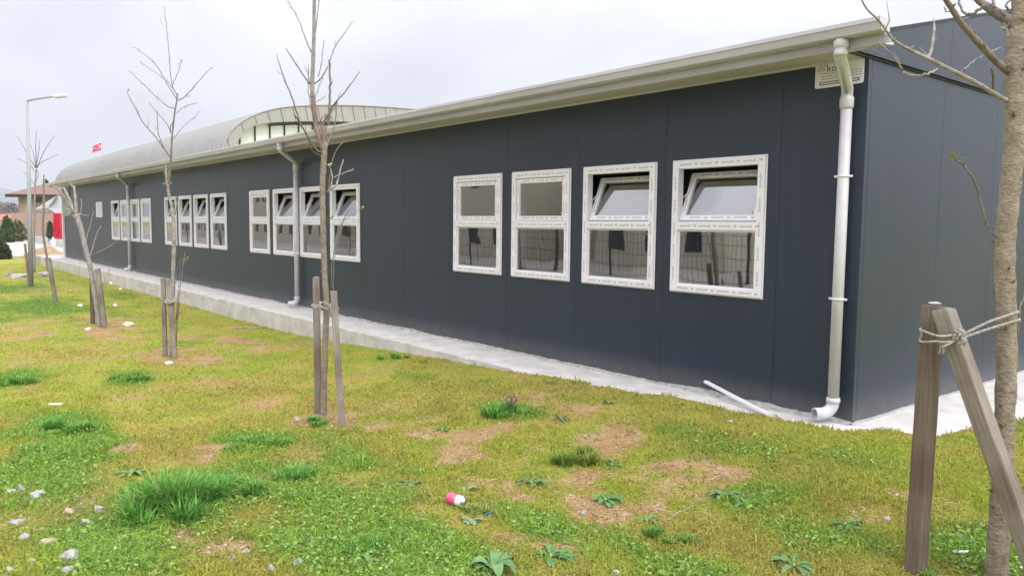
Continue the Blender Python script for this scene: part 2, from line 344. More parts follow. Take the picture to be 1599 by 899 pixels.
# ------------------------------------------------------------------ prefab building
BL, BD, WH = -32.7, 11.6, 2.83
bld = empty('prefab_building', (0, 0, 0), 'long single storey dark grey prefab cabin building with white framed windows', 'building')
WW, WHT, SILL = .985, 1.211, .925
G = [-.838, -8.0045, -13.975, -19.926]
wins = []
for gi, g in enumerate(G):
    for k in range(4): wins.append((gi, k, g-1.2*k-(0 if gi != 1 else 0)))
seams = [-.71]
allv = sorted([w[2] for w in wins], reverse=True)
for gi, g in enumerate(G):
    for k in range(5):
        s_ = g+.108-1.2*k
        if k == 4: s_ = g+.108-4.8
        seams.append(s_)
for a, b_ in ((G[0]+.108-4.8, G[1]+.108),):
    seams += [a+(b_-a)/2]
s_ = G[3]+.108-4.8
while s_ > BL+1.3: s_ -= 1.2; seams.append(s_)
seams = sorted(set(round(s_, 3) for s_ in seams), reverse=True)
seams = [s_ for i, s_ in enumerate(seams) if i == 0 or seams[i-1]-s_ > .3]
edges = [0.0]+seams+[BL]
VENT = (-26.75, -25.85, 1.63, 2.14)
wall = MB(); T = .06; gp = .0016
ops = [(w[2]-WW+.03, w[2]-.03, SILL+.03, SILL+WHT-.03) for w in wins]+[(VENT[0]+.02, VENT[1]-.02, VENT[2]+.02, VENT[3]-.02)]
for x1, x0 in zip(edges[:-1], edges[1:]):
    x0, x1 = x0+gp, x1-gp
    if x1 > -.01: x1 = 0.
    op = [o for o in ops if o[0] >= x0 and o[1] <= x1]
    if not op: wall.box(x0, x1, 0, T, -.02, WH+.03)
    else:
        a, b_, c0, c1 = op[0]
        wall.box(x0, a, 0, T, -.02, WH+.03); wall.box(b_, x1, 0, T, -.02, WH+.03); wall.box(a, b_, 0, T, -.02, c0); wall.box(a, b_, 0, T, c1, WH+.03)
wall.build('front_wall', M['wall'], bld)
b2 = MB()
for s_ in seams: b2.box(s_-.02, s_+.02, .008, .055, -.01, WH)
b2.build('panel_joint', M['seam'], bld)
# side wall
sw = MB(); ys_ = [0.062, 1.38, 2.60, 3.80, 5.0, 6.2, 7.4, 8.6, 9.8, 11.0, BD]
for a, b_ in zip(ys_[:-1], ys_[1:]): sw.box(-T, 0., a+gp, b_-gp, -.02, WH-.004)
sw.build('side_wall', M['wall'], bld)
b2 = MB()
for s_ in ys_[1:-1]: b2.box(-.05, -.009, s_-.02, s_+.02, -.01, WH-.01)
b2.build('panel_joint', M['seam'], bld)
MB().box(-.03, .006, -.006, .03, -.02, WH-.002).build('corner_trim', M['wall'], bld)
# rear and far walls
MB().box(BL, 0, BD+.002, BD+.06, -.02, WH).prism([(.062, -.02), (BD, -.02), (BD, 2.90), (BD/2, 4.25), (.062, 2.90)], 0, BL, BL+.06).build('rear_wall', M['wall'], bld)
# interior
it = MB(); it.box(BL+.1, -.1, 3.2, 3.3, 0, 2.75).box(BL+.1, -.08, .08, 3.2, 2.76, 2.79)
for x in (-6.5, -13.3, -19.2, -25): it.box(x-.05, x+.05, .07, 3.2, 0, 2.75)
it.build('interior_wall', M['interior'], bld)
MB().box(BL+.1, -.08, .08, 3.2, .0, .02).build('interior_floor', M['interior_floor'], bld)
# gable pediment and roof
SL = .238; RY = BD/2
def zr(y): return 2.945+SL*(y if y < RY else 2*RY-y)
ped = MB()
yy = [-.36, 1.38, 2.6, 3.8, RY, 7.4, 8.6, 9.8, BD+.35]
for a, b_ in zip(yy[:-1], yy[1:]):
    ped.prism([(a+gp, 2.83), (b_-gp, 2.83), (b_-gp, zr(b_)+.0445), (a+gp, zr(a)+.0445)], 0, .003, .034)
ped.build('gable_panel', M['wall'], bld)
MB().box(-.02, .012, -.34, BD+.3, 2.812, 2.829).build('gable_gap_shadow', M['black'], bld)  # solid black strip stands for the shadow in the gap under the gable
vt = MB()
for a, b_ in ((-.40, RY), (RY, BD+.4)): vt.prism([(a, zr(a)+.045), (b_, zr(b_)+.045), (b_, zr(b_)+.072), (a, zr(a)+.072)], 0, -.05, .042)
vt.build('verge_trim', M['seam'], bld)
rf = MB(); ov = -.44
rf.prism([(ov, zr(ov)+.004), (RY, zr(RY)+.004), (BD+.44, zr(BD+.44)+.004), (BD+.44, zr(BD+.44)+.034), (RY, zr(RY)+.034), (ov, zr(ov)+.034)], 0, BL-.3, .0)
for x in np.arange(BL-.2, -.1, .25):
    rf.prism([(ov, zr(ov)+.034), (RY, zr(RY)+.034), (RY, zr(RY)+.064), (ov, zr(ov)+.064)], 0, x-.015, x+.015)
rf.build('roof', M['roofsheet'], bld)
# soffit, fascia, gutter
MB().prism([(-.43, 2.80), (.0, 2.835), (.0, 2.845), (-.43, 2.81)], 0, BL-.3, -.003).build('soffit', M['soffit'], bld)
MB().prism([(-.43, 2.80), (-.30, 2.811), (-.30, 2.83), (-.43, 2.82)], 0, .0, .32).build('soffit', M['gutter'], bld)
MB().box(BL-.3, .33, -.455, -.432, 2.796, 2.935).build('fascia_board', M['gutter'], bld, .002)
MB().prism([(-.475, 2.798), (-.457, 2.798), (-.457, 2.852), (-.463, 2.852), (-.463, 2.806), (-.475, 2.806)], 0, BL-.3, .375).build('drip_trim', M['gutter'], bld)
gt = MB()
prof = [(-.458, 2.945), (-.458, 2.866), (-.555, 2.862), (-.578, 2.868), (-.596, 2.915), (-.606, 2.922), (-.606, 2.950), (-.596, 2.950), (-.594, 2.930), (-.586, 2.922), (-.570, 2.876), (-.552, 2.870), (-.466, 2.874), (-.466, 2.945)]
n = len(prof); e0, e1 = BL-.35, .36
gt.add([(e0, p[0], p[1]) for p in prof]+[(e1, p[0], p[1]) for p in prof], [(i, (i+1) % n, n+(i+1) % n, n+i) for i in range(n)])
gut = gt.build('gutter', M['gutter'], bld)
ec = MB()
capp = [(-.458, 2.945), (-.458, 2.866), (-.555, 2.862), (-.578, 2.868), (-.596, 2.915), (-.606, 2.922), (-.606, 2.950)]
ec.prism(capp, 0, .361, .364).prism(capp, 0, e0-.004, e0-.001); ec.build('end_cap', M['gutter'], gut)
jb = MB()
for x in (-4.1, -8.2, -12.3, -16.4, -20.5, -24.6, -28.7): jb.prism([(p[0]-.002, p[1]-.002) for p in capp[1:6]], 0, x-.03, x+.03)
jb.build('joint_bracket', M['gutter'], gut)
MB().box(BL, -.01, -.022, -.002, 2.812, 2.832).build('soffit_batten', M['gutter'], bld)
# mortar seam at the base of the wall
mo = MB(); vs = []; 
gx = np.arange(BL, .03, .028); n = len(gx)
for x in gx:
    w = .018+.045*float(fbm(x*1.3, 1, 7))*(.5+float(vnoise(x*11, 4, 3))); h = .006+.038*float(fbm(x*2, 9, 5))**1.5+.012*float(vnoise(x*23, 1, 2))
    if x > -1.6: w *= 2.3
    vs += [(x, .001, h), (x, -w*.45, h*.75), (x, -w, .002), (x, -w*1.25, -.02)]
mo.add(vs, [(i*4+j, i*4+j+1, i*4+j+5, i*4+j+4) for i in range(n-1) for j in range(3)])
vs = []; gy = np.arange(-.03, 6, .04); n = len(gy)
for y in gy:
    w = .012+.03*float(fbm(y*2, 1, 17)); h = .004+.02*float(fbm(y*3, 9, 15))**1.5
    vs += [(-.001, y, h), (w*.5, y, h*.7), (w, y, .002), (w*1.2, y, -.02)]
mo.add(vs, [(i*4+j+1, i*4+j, i*4+j+4, i*4+j+5) for i in range(n-1) for j in range(3)])
mo.build('mortar_seam', M['mortar'], bld)
# white closing board and corner post at the far end
MB().prism([(-32.66, 2.80), (-31.55, 2.80), (-31.2, 1.72), (-32.66, 1.64)], 1, -.022, -.003).build('end_board', M['canopy'], bld)
MB().box(BL-.12, BL+.0, -.07, .05, -.02, 2.8).build('corner_post', M['white'], bld)

# windows ---------------------------------------------------------------
# text outlines of the protective film, as one flat mesh
cu = bpy.data.curves.new('film_text', 'FONT'); cu.body = 'eurotech'; cu.size = .034; cu.align_x = 'CENTER'; cu.align_y = 'CENTER'; cu.resolution_u = 1
to = bpy.data.objects.new('film_text', cu); COL.objects.link(to); bpy.context.view_layer.update()
tm = to.to_mesh(); TV = [tuple(v.co) for v in tm.vertices]; TF = [tuple(p.vertices) for p in tm.polygons]; to.to_mesh_clear()
bpy.data.objects.remove(to)
def text_faces(body, size):
    c_ = bpy.data.curves.new('t', 'FONT'); c_.body = body; c_.size = size; c_.align_x = 'CENTER'; c_.align_y = 'CENTER'; c_.resolution_u = 2
    o_ = bpy.data.objects.new('t', c_); COL.objects.link(o_); bpy.context.view_layer.update()
    m_ = o_.to_mesh(); v_ = [tuple(v.co) for v in m_.vertices]; f_ = [tuple(p.vertices) for p in m_.polygons]; o_.to_mesh_clear(); bpy.data.objects.remove(o_)
    return v_, f_
def words(mb, x0, x1, z, y, flip=False, vert=False, step=.185):
    L_ = x1-x0; k = max(1, int(L_/step)); st = L_/k
    for i in range(k):
        c_ = x0+st*(i+.5)
        if vert: vs = [(z-v[1] if not flip else z+v[1], y, c_+(v[0] if not flip else -v[0])) for v in TV]
        elif flip: vs = [(c_-v[0], y, z-v[1]) for v in TV]
        else: vs = [(c_+v[0], y, z+v[1]) for v in TV]
        mb.add(vs, TF)
        if not vert:
            q = c_+st*.5
            for t in (-.008, .008): mb.add([(q+t-.004, y, z-.008), (q+t+.004, y, z-.008), (q+t+.004, y, z+.008), (q+t-.004, y, z+.008)], [(0,1,2,3)])
FB, TZ0, TZ1 = .07, .576, .652   # frame band, transom
def make_window(open_):
    f = MB(); y0, y1 = -.028, .052
    W_, H_ = WW, WHT
    f.box(0, FB, y0, y1, 0, H_).box(W_-FB, W_, y0, y1, 0, H_).box(FB, W_-FB, y0, y1, 0, .058).box(FB, W_-FB, y0, y1, H_-FB, H_).box(FB, W_-FB, y0, y1, TZ0, TZ1)
    # glazing beads round the lower pane
    for (a, b_, c_, d) in ((FB, W_-FB, .058, .074), (FB, W_-FB, TZ0-.016, TZ0), (FB, FB+.016, .074, TZ0-.016), (W_-FB-.016, W_-FB, .074, TZ0-.016)): f.box(a, b_, -.010, .02, c_, d)
    # flange lip round the outside
    for (a, b_, c_, d) in ((-.012, W_+.012, -.012, 0), (-.012, W_+.012, H_, H_+.012), (-.012, 0, 0, H_), (W_, W_+.012, 0, H_)): f.box(a, b_, -.012, -.001, c_, d)
    fo = f.build('window', M['white']); m = fo.modifiers.new('bevel', 'BEVEL'); m.width = .003; m.segments = 1; m.limit_method = 'ANGLE'
    MB().box(FB+.004, W_-FB-.004, .002, .008, .062, TZ0-.004).build('lower_pane', M['glass'], fo)
    p = MB(); yp = y0-.0015
    words(p, .04, W_-.04, H_-.032, yp); words(p, .06, W_-.06, (TZ0+TZ1)/2, yp); words(p, .04, W_-.04, .03, yp, flip=True)
    words(p, .06, H_-.1, .035, yp, vert=True); words(p, .06, H_-.1, W_-.035, yp, vert=True, flip=True)
    p.build('film_print', M['print'], fo)
    # sash (drawn upright, then swung in about its bottom edge)
    s0, s1, zb, zt = FB+.004, W_-FB-.004, TZ1+.004, H_-FB-.004; bw = .052
    s = MB(); ya, yb = (-.012, .05) if not open_ else (-.004, .052)
    s.box(s0, s0+bw, ya, yb, zb, zt).box(s1-bw, s1, ya, yb, zb, zt).box(s0+bw, s1-bw, ya, yb, zb, zb+bw).box(s0+bw, s1-bw, ya, yb, zt-bw, zt)
    pn = MB().box(s0+bw-.005, s1-bw+.005, ya+.024, ya+.030, zb+bw-.005, zt-bw+.005)
    pr = MB(); words(pr, s0+.05, s1-.05, zt-.026, ya-.0015); words(pr, s0+.05, s1-.05, zb+.026, ya-.0015, flip=True); words(pr, zb+.05, zt-.05, s0+.026, ya-.0015, vert=True); words(pr, zb+.05, zt-.05, s1-.026, ya-.0015, vert=True, flip=True)
    stk = MB()
    for (x, z) in ((s0+bw+.03, zb+bw+.03), (s1-bw-.03, zb+bw+.03), (s0+bw+.03, zt-bw-.03), (s1-bw-.03, zt-bw-.03)): stk.box(x-.007, x+.007, ya+.022, ya+.0235, z-.010, z+.010)
    if open_:
        ang = rad(21)
        for q in (s, pn, pr, stk):
            nv = []
            for (x, y, z) in q.v:
                dy, dz = y-.02, z-zb; nv.append((x, .02+dy*math.cos(ang)+dz*math.sin(ang), zb+dz*math.cos(ang)-dy*math.sin(ang)))
            q.v = nv
    so = s.build('sash', M['white'], fo); m = so.modifiers.new('bevel', 'BEVEL'); m.width = .003; m.segments = 1; m.limit_method = 'ANGLE'
    pn.build('upper_pane', M['glass'], fo); pr.build('sash_film_print', M['print'], fo); stk.build('sash_sticker', M['sticker'], fo)
    st = MB()
    for (x, z) in ((FB+.035, .10), (W_-FB-.035, .10), (FB+.035, TZ0-.045), (W_-FB-.035, TZ0-.045)): st.box(x-.007, x+.007, -.0005, .001, z-.010, z+.010)
    st.build('pane_sticker', M['sticker'], fo)
    if open_:
        st = MB(); st.tube([(FB+.004, .03, .86), (FB+.03, .09, .93), (FB+.012, .14, 1.02)], .005, 6); st.tube([(W_-FB-.004, .03, .86), (W_-FB-.03, .09, .93), (W_-FB-.012, .14, 1.02)], .005, 6)
        st.build('stay_arm', M['white'], fo)
    return fo
protos = {}
opened = {(0,0),(0,1),(1,0),(1,1),(1,2),(2,0),(2,1),(2,2),(2,3),(3,3)}
for (gi, k, xr) in wins:
    op = (gi, k) in opened
    if op not in protos: o = protos[op] = make_window(op)
    else: o = copy_tree(protos[op])
    o.location = (xr-WW, 0, SILL); o.parent = bld
    if op: o['label'] = 'window with its upper sash tilted inwards'
v = MB(); v0, v1, v2, v3 = VENT
v.box(v0, v0+.09, -.02, .05, v2, v3).box(v1-.09, v1, -.02, .05, v2, v3).box(v0+.09, v1-.09, -.02, .05, v2, v2+.06).box(v0+.09, v1-.09, -.02, .05, v3-.06, v3)
vo = v.build('vent_window', M['white'], bld); MB().box(v0+.09, v1-.09, .0, .01, v2+.06, v3-.06).build('frosted_pane', M['pipe'], vo)
sl = MB()
for z in np.arange(v2+.09, v3-.08, .06): sl.box(v0+.09, v1-.09, -.012, -.002, z, z+.035)
sl.build('louvre', M['white'], vo)

# downpipes ----------------------------------------------------------------
def downpipe(xp, xtop, ztop, near=False):
    r = .043; d = MB(); yb = -.075
    d.tube([(xp, yb, .16), (xp, yb, 2.50)], r, 20)
    po = d.build('downpipe', M['pipe'], bld)
    c_ = MB()
    for z in (2.46, 2.5): pass
    c_.tube([(xp, yb, 2.44), (xp, yb, 2.455), (xp, yb, 2.52), (xp, yb, 2.535)], [r+.003, r+.009, r+.009, r+.003], 20)
    c_.tube([(xp, yb, 2.50), (xp, yb, 2.565), (xp+.06*(xtop-xp), yb-.02, 2.592), (xp+.94*(xtop-xp), -.51, 2.742), (xtop, -.53, 2.768), (xtop, -.53, 2.862)], r, 20)
    c_.tube([(xtop, -.53, 2.80), (xtop, -.53, 2.805), (xtop, -.53, 2.845), (xtop, -.53, 2.852)], [r+.003, r+.008, r+.008, r+.003], 20)
    c_.tube([(xtop, -.53, 2.745), (xtop, -.53, 2.75), (xtop, -.53, 2.775), (xtop, -.53, 2.78)], [r+.002, r+.005, r+.005, r+.002], 20)
    c_.build('swan_neck', M['pipe'], po)
    e = MB(); pts = []; 
    for t in np.linspace(0, 1, 7):
        a = t*math.pi/2; pts.append((xp-.085*(1-math.cos(a))*.55, yb-.085*(1-math.cos(a)), .16-.085*math.sin(a)))
    pts.append((xp-.085*.55-.03, yb-.085-.05, .075)); e.tube(pts, r+.004, 20, cap=False)
    e.tube([pts[0], (xp, yb, .17), (xp, yb, .20)], [r+.008, r+.011, r+.008], 20)
    q = pts[-1]; e.tube([q, (q[0]-.001, q[1]-.002, q[2])], [r+.004, r-.006], 20, cap=False)
    # inner lining so the mouth reads hollow
    e.tube([(x_+.0, y_+.0, z_) for x_, y_, z_ in pts[::-1]], r-.006, 20, cap=False)
    e.build('outlet_elbow', M['pipe'], po)
    k = MB()
    for z in (.98, 1.93): k.tube([(xp, yb, z-.007), (xp, yb, z+.007)], r+.006, 20).box(xp-r-.03, xp-r, yb-.004, yb+.004, z-.008, z+.008).box(xp+r, xp+r+.03, yb-.004, yb+.004, z-.008, z+.008).box(xp-.01, xp+.01, yb+r, .0, z-.006, z+.006)
    k.build('pipe_clip', M['white'], po)
downpipe(-.12, float(hit(1313, 75, 1, -.53)[0]), 2.8, True); downpipe(-10.22, float(hit(437, 232, 1, -.53)[0]), 2.8); downpipe(-22.1, float(hit(184, 277, 1, -.53)[0]), 2.8)

# company sign ------------------------------------------------------------
sg = empty('company_sign', (-.22, -.006, 2.74), 'small white company sign under the eaves behind the corner downpipe', 'sign')
def rrect(x0, x1, z0, z1, r):
    p = []
    for cx, cz, a0 in ((x1-r, z1-r, 0), (x0+r, z1-r, 90), (x0+r, z0+r, 180), (x1-r, z0+r, 270)):
        for k in range(5): a = rad(a0+k*22.5); p.append((cx+r*math.cos(a), cz+r*math.sin(a)))
    return p
MB().prism(rrect(-.425, -.03, 2.635, 2.832, .018), 1, -.012, -.003).build('plate', M['white'], sg)
def put_text(mb, body, size, cx, cz, y):
    vs, fs = text_faces(body, size); mb.add([(cx+v[0], y, cz+v[1]) for v in vs], fs)
t = MB(); put_text(t, 'kon', .080, -.268, 2.778, -.0145); t.build('lettering', mat('sign_black', (.05,.05,.06), .6), sg)
t = MB()
def bar(mb, x0, z0, x1, z1, w, y=-.0145):
    d = Vector((x1-x0, 0, z1-z0)).normalized(); nrm = Vector((-d.z, 0, d.x))*w/2
    mb.add([(x0+nrm.x, y, z0+nrm.z), (x0-nrm.x, y, z0-nrm.z), (x1-nrm.x, y, z1-nrm.z), (x1+nrm.x, y, z1+nrm.z)], [(0,1,2,3)])
for k in range(4): bar(t, -.41+k*.017, 2.765, -.395+k*.017, 2.800, .005); bar(t, -.41+k*.017, 2.800, -.395+k*.017, 2.765, .004)
bar(t, -.395, 2.751, -.34, 2.751, .004)
t.build('emblem', mat('sign_pink', (.62,.36,.37), .6), sg)
t = MB(); bar(t, -.385, 2.806, -.36, 2.820, .008); bar(t, -.36, 2.820, -.33, 2.803, .008); bar(t, -.343, 2.818, -.343, 2.806, .006)
bar(t, -.385, 2.668, -.06, 2.668, .024); t.build('roof_mark_and_bar', mat('sign_black2', (.05,.05,.06), .6), sg)
t = MB(); rr = random.Random(3); bar(t, -.375, 2.668, -.07, 2.668, .010, -.0160)
t.build('bar_inset', M['white'], sg)
t = MB()
for z in (2.742, 2.722, 2.702):
    x = -.37
    while x < -.06: w = rr.uniform(.012, .03); bar(t, x, z, x+w, z, .008); x += w+.008
t.build('small_print', mat('sign_grey', (.42,.40,.40), .6), sg)

# ------------------------------------------------------------------ sports hall behind
hx0, hx1 = -134., -60.
arch = [(15.5, -.4), (15.5, 6.6), (15.72, 7.7), (16.3, 8.75), (17.05, 9.48), (18.5, 10.32), (20.15, 10.9), (21.8, 11.24), (24.1, 11.55), (27.8, 11.9), (31, 12.08), (35.5, 12.18)]
arch = arch+[(71-y, z) for y, z in arch[-2::-1]]
hall = empty('sports_hall', (-97, 35.5, 0), 'huge grey vaulted metal roofed hall rising behind the prefab building', 'hall')
def dens(poly, m):
    out = []
    for i in range(len(poly)-1):
        a, b_ = np.array(poly[i]), np.array(poly[i+1]); k = max(1, int(np.linalg.norm(b_-a)/m))
        for j in range(k): out.append(tuple(a+(b_-a)*j/k))
    out.append(poly[-1]); return out
def smooth_poly(p, it=2):
    for _ in range(it):
        q = [p[0]]
        for a, b_ in zip(p[:-1], p[1:]):
            a, b_ = np.array(a), np.array(b_); q += [tuple(a*.75+b_*.25), tuple(a*.25+b_*.75)]
        q.append(p[-1]); p = q
    return p
ap = smooth_poly(arch[1:-1], 2)
n = len(ap); h = MB()
h.add([(hx0, y, z) for y, z in ap]+[(hx1, y, z) for y, z in ap], [(i, i+1, n+i+1, n+i) for i in range(n-1)], True)
h.build('roof', M['hall_roof'], hall)
rb = MB()
for x in np.arange(hx0, hx1, 1.1):
    m_ = ap[::2]; k = len(m_)
    cy, cz = 35.5, 2.
    def off(y, z, d): L_ = math.hypot(y-cy, z-cz); return (y+(y-cy)/L_*d, z+(z-cz)/L_*d)
    v_ = [(x-.06, *off(y, z, .0)) for y, z in m_]+[(x, *off(y, z, .10)) for y, z in m_]+[(x+.06, *off(y, z, .0)) for y, z in m_]
    rb.add(v_, [(i, i+1, k+i+1, k+i) for i in range(k-1)]+[(k+i, k+i+1, 2*k+i+1, 2*k+i) for i in range(k-1)])
rb.build('standing_seam', M['hall_roof'], hall)
# fascia band on the end: outer arch minus inner
inn = [(16.65, 6.6), (16.65, 7.6), (16.95, 8.3), (17.7, 9.1), (18.8, 9.52), (20.1, 9.76), (22.4, 10.05), (27.8, 10.5), (35.5, 10.75)]
inn = inn+[(71-y, z) for y, z in inn[-2::-1]]
ip = smooth_poly(inn, 2)
def resample(p, m):
    p = np.array(p); d = np.r_[0, np.cumsum(np.linalg.norm(np.diff(p, axis=0), axis=1))]; t_ = np.linspace(0, d[-1], m)
    return [(float(np.interp(a, d, p[:,0])), float(np.interp(a, d, p[:,1]))) for a in t_]
# match by y so that panel seams stand upright
m = 90; oo = resample(ap, m); ii = []
ipa = np.array(ip)
for (y, z) in oo:
    if y < 16.9: ii.append((16.65, min(z, 8.0)-(.0 if z < 7 else .3)))
    elif y > 71-16.9: ii.append((71-16.65, min(z, 8.0)-(.0 if z < 7 else .3)))
    else: ii.append((y+.25*(1 if y < 35 else -1), float(np.interp(y+.25*(1 if y < 35 else -1), ipa[:,0], ipa[:,1]))))
fb = MB(); vv = [(hx1+.35, *p) for p in oo]+[(hx1+.35, *p) for p in ii]+[(hx1-2, *p) for p in ii]+[(hx1-.02, *p) for p in oo]
fb.add(vv, [(i, m+i, m+i+1, i+1) for i in range(m-1)]+[(m+i, 2*m+i, 2*m+i+1, m+i+1) for i in range(m-1)]+[(3*m+i, i, i+1, 3*m+i+1) for i in range(m-1)])
fb.build('end_fascia', M['hall_band'], hall)
oa = np.array(ap); top = oa[(oa[:,0] > 15.6) & (oa[:,0] < 55.4)]
sj = MB()
for k in range(0, 36):
    y = 16.0+k*1.1+.0
    zt = float(np.interp(y, top[:,0], top[:,1])); zb = float(np.interp(y+.25, ipa[:,0], ipa[:,1])) if y > 16.75 else 6.4
    sj.add([(hx1+.37, y-.03, zt), (hx1+.37, y+.03, zt), (hx1+.37, y+.30, zb), (hx1+.37, y+.24, zb)], [(0,1,2,3)])
sj.build('fascia_seam', M['hall_dark'], hall)
cap = MB(); cap.tube([(hx1+.37, y, z+.02) for y, z in oo], .07, 6); cap.build('edge_trim', M['hall_band'], hall)
mid = [((a[0]*.35+b[0]*.65), (a[1]*.35+b[1]*.65)) for a, b in zip(oo, ii)]
mid = [(min(max(y, 16.3), 54.7), z) for y, z in mid if z > 6.7]
gp_ = [(16.3, -.4)]+mid+[(54.7, -.4)]
MB().prism(gp_, 0, hx1-.62, hx1-.55).build('end_glazing', M['hall_white'], hall)
mu = MB(); ma = np.array(mid)
for k in range(0, 28):
    y = 17.3+k*1.27; zt_ = float(np.interp(y, ma[:,0], ma[:,1])); mu.box(hx1-.54, hx1-.46, y-.06, y+.06, 0, zt_)
mu.build('mullion', M['black'], hall)
es = MB(); k0 = [k for k, p in enumerate(ii) if 19.5 < p[0] < 51]; n_ = len(k0)
es.add([(hx1+.30, ii[k][0], ii[k][1]-.01) for k in k0]+[(hx1-.5, ii[k][0], ii[k][1]-.22) for k in k0], [(q, n_+q, n_+q+1, q+1) for q in range(n_-1)])
es.build('end_soffit', M['black'], hall)
MB().box(hx0, hx1, 15.45, 15.52, -.4, 6.7).box(hx0+.1, hx0+.2, 15.5, 55.5, -.4, 6.7).box(hx0, hx1, 55.48, 55.55, -.4, 6.7).build('side_wall', M['hall_band'], hall)
vv = [(hx0+.05, y, z) for y, z in oo]; MB().add(vv, [tuple(range(len(vv)))]).build('far_end_wall', M['hall_band'], hall)
MB().tube([(-96, 15.9, 10.5), (-96, 16.1, 9.4)], .12, 6) if False else None

# flag beyond the hall
fl = empty('flagpole', tuple(at(160.6, 300, 150)), 'red Turkish flag flying on a pole above the hall roof', 'flag')
D = 150.
def fp(px, py, dd=0): return at(px, py, D+dd)
base = fp(160.6, 300); base[2] = 4
MB().tube([base, fp(160.5, 219)], .09, 8).build('pole', M['lamp'], fl)
nu, nv = 16, 8; vs = []
c00, c10, c11, c01 = fp(160, 221.5), fp(143.8, 229.5), fp(142.6, 238.5), fp(160, 233.8)
for i in range(nu+1):
    for j in range(nv+1):
        u, v_ = i/nu, j/nv
        p = (c00*(1-u)+c10*u)*(1-v_)+(c01*(1-u)+c11*u)*v_
        vs.append(tuple(p+np.array([0.5, .3, 0])*.4*math.sin(u*7+v_*1.5)*u**.5))
fg = MB(); fg.add(vs, [(i*(nv+1)+j, (i+1)*(nv+1)+j, (i+1)*(nv+1)+j+1, i*(nv+1)+j+1) for i in range(nu) for j in range(nv)], True)
fo = fg.build('flag_cloth', M['flagred'], fl); sd = fo.modifiers.new('s', 'SOLIDIFY'); sd.thickness = .03
def fuv(u, v_, lift=.10):
    p = (c00*(1-u)+c10*u)*(1-v_)+(c01*(1-u)+c11*u)*v_+np.array([0.5, .3, 0])*.4*math.sin(u*7+v_*1.5)*max(u, 0)**.5
    return tuple(p-_f*lift)
cm = MB(); R1, R2, n = .27, .215, 28; o_, i_ = [], []
asp = 1.5*.72
for k in range(n+1):
    a = rad(42+k*(360-84)/n); o_.append(fuv(.40-R1/asp*math.cos(a)*-1*0.9*-1, .5+R1*math.sin(a)))
    a2 = rad(52+k*(360-104)/n); i_.append(fuv(.44+R2/asp*math.cos(a2)*.9, .5+R2*math.sin(a2)))
o_ = [fuv(.40+R1/asp*math.cos(rad(42+k*276/n))*.9, .5+R1*math.sin(rad(42+k*276/n))) for k in range(n+1)]
cm.add(o_+i_, [(k, k+1, n+1+k+1, n+1+k) for k in range(n)])
st = []; 
for k in range(10): a = rad(180+k*36); r_ = .14 if k % 2 == 0 else .055; st.append(fuv(.68+r_/asp*math.cos(a), .5+r_*math.sin(a)))
cm.add(st+[fuv(.68, .5)], [(k, (k+1) % 10, 10) for k in range(10)])
cm.add([fuv(-.0, -.02), fuv(.10, -.02), fuv(.10, 1.02), fuv(0, 1.02)], [(0,1,2,3)])
cm.build('crescent_and_star', M['flagwhite'], fl)

# ------------------------------------------------------------------ far left: house, canopy, gate, yard wall
def gpt(px, py, depth): return at(px, py, depth)
house = empty('house', tuple(hit(45, 372, 2, -.3)), 'salmon rendered house with a terracotta hipped roof beyond the yard', 'house')
# local frame: facade across the view
DH = 70.; left = at(31, 372, DH); right = at(98, 372, DH); ax = (right-left); ax[2] = 0; W_h = np.linalg.norm(ax); ax /= W_h; dp = np.array([-ax[1], ax[0], 0])
if dp@_f < 0: dp = -dp
def H(u, w, z): p = left+ax*u+dp*w; return (p[0], p[1], z)
def hbox(mb, u0, u1, w0, w1, z0, z1):
    mb.add([H(u0,w0,z0),H(u1,w0,z0),H(u1,w1,z0),H(u0,w1,z0),H(u0,w0,z1),H(u1,w0,z1),H(u1,w1,z1),H(u0,w1,z1)], [(0,3,2,1),(4,5,6,7),(0,1,5,4),(1,2,6,5),(2,3,7,6),(3,0,4,7)]); return mb
def zpx(py, d, px=50): return float(at(px, py, d)[2])
ez = zpx(304, DH)
hbox(MB(), 0, 5.2, 0, 8, -.5, ez).build('wall', M['salmon'], house)
hbox(MB(), .5, .95, -.04, 0, -.3, ez-.1).build('olive_strip', M['olive'], house)
wz1, wz0 = zpx(306, DH), zpx(316, DH)
wf = hbox(MB(), 1.45, 2.1, -.05, .05, wz0, wz1).build('window', M['darkwin'], house); 
rf = MB(); e0, e1 = -.65, 7.4; zt = ez+1.75
rf.add([H(e0,-.7,ez), H(e1,-.7,ez), H(e1,8.7,ez), H(e0,8.7,ez), H(2.6,3.6,zt), H(4.6,3.6,zt)], [(0,1,5,4),(1,2,5),(2,3,4,5),(3,0,4)])
rf.build('roof', M['tile'], house)
hbox(MB(), e0-.05, e1+.05, -.75, 8.75, ez-.26, ez-.01).build('eave', M['darkwin'], house)
hb = hbox(MB(), 1.32, 5.0, -3.2, -.06, -.5, zpx(333, DH-3)); hb.build('annex_wall', M['salmon'], house)
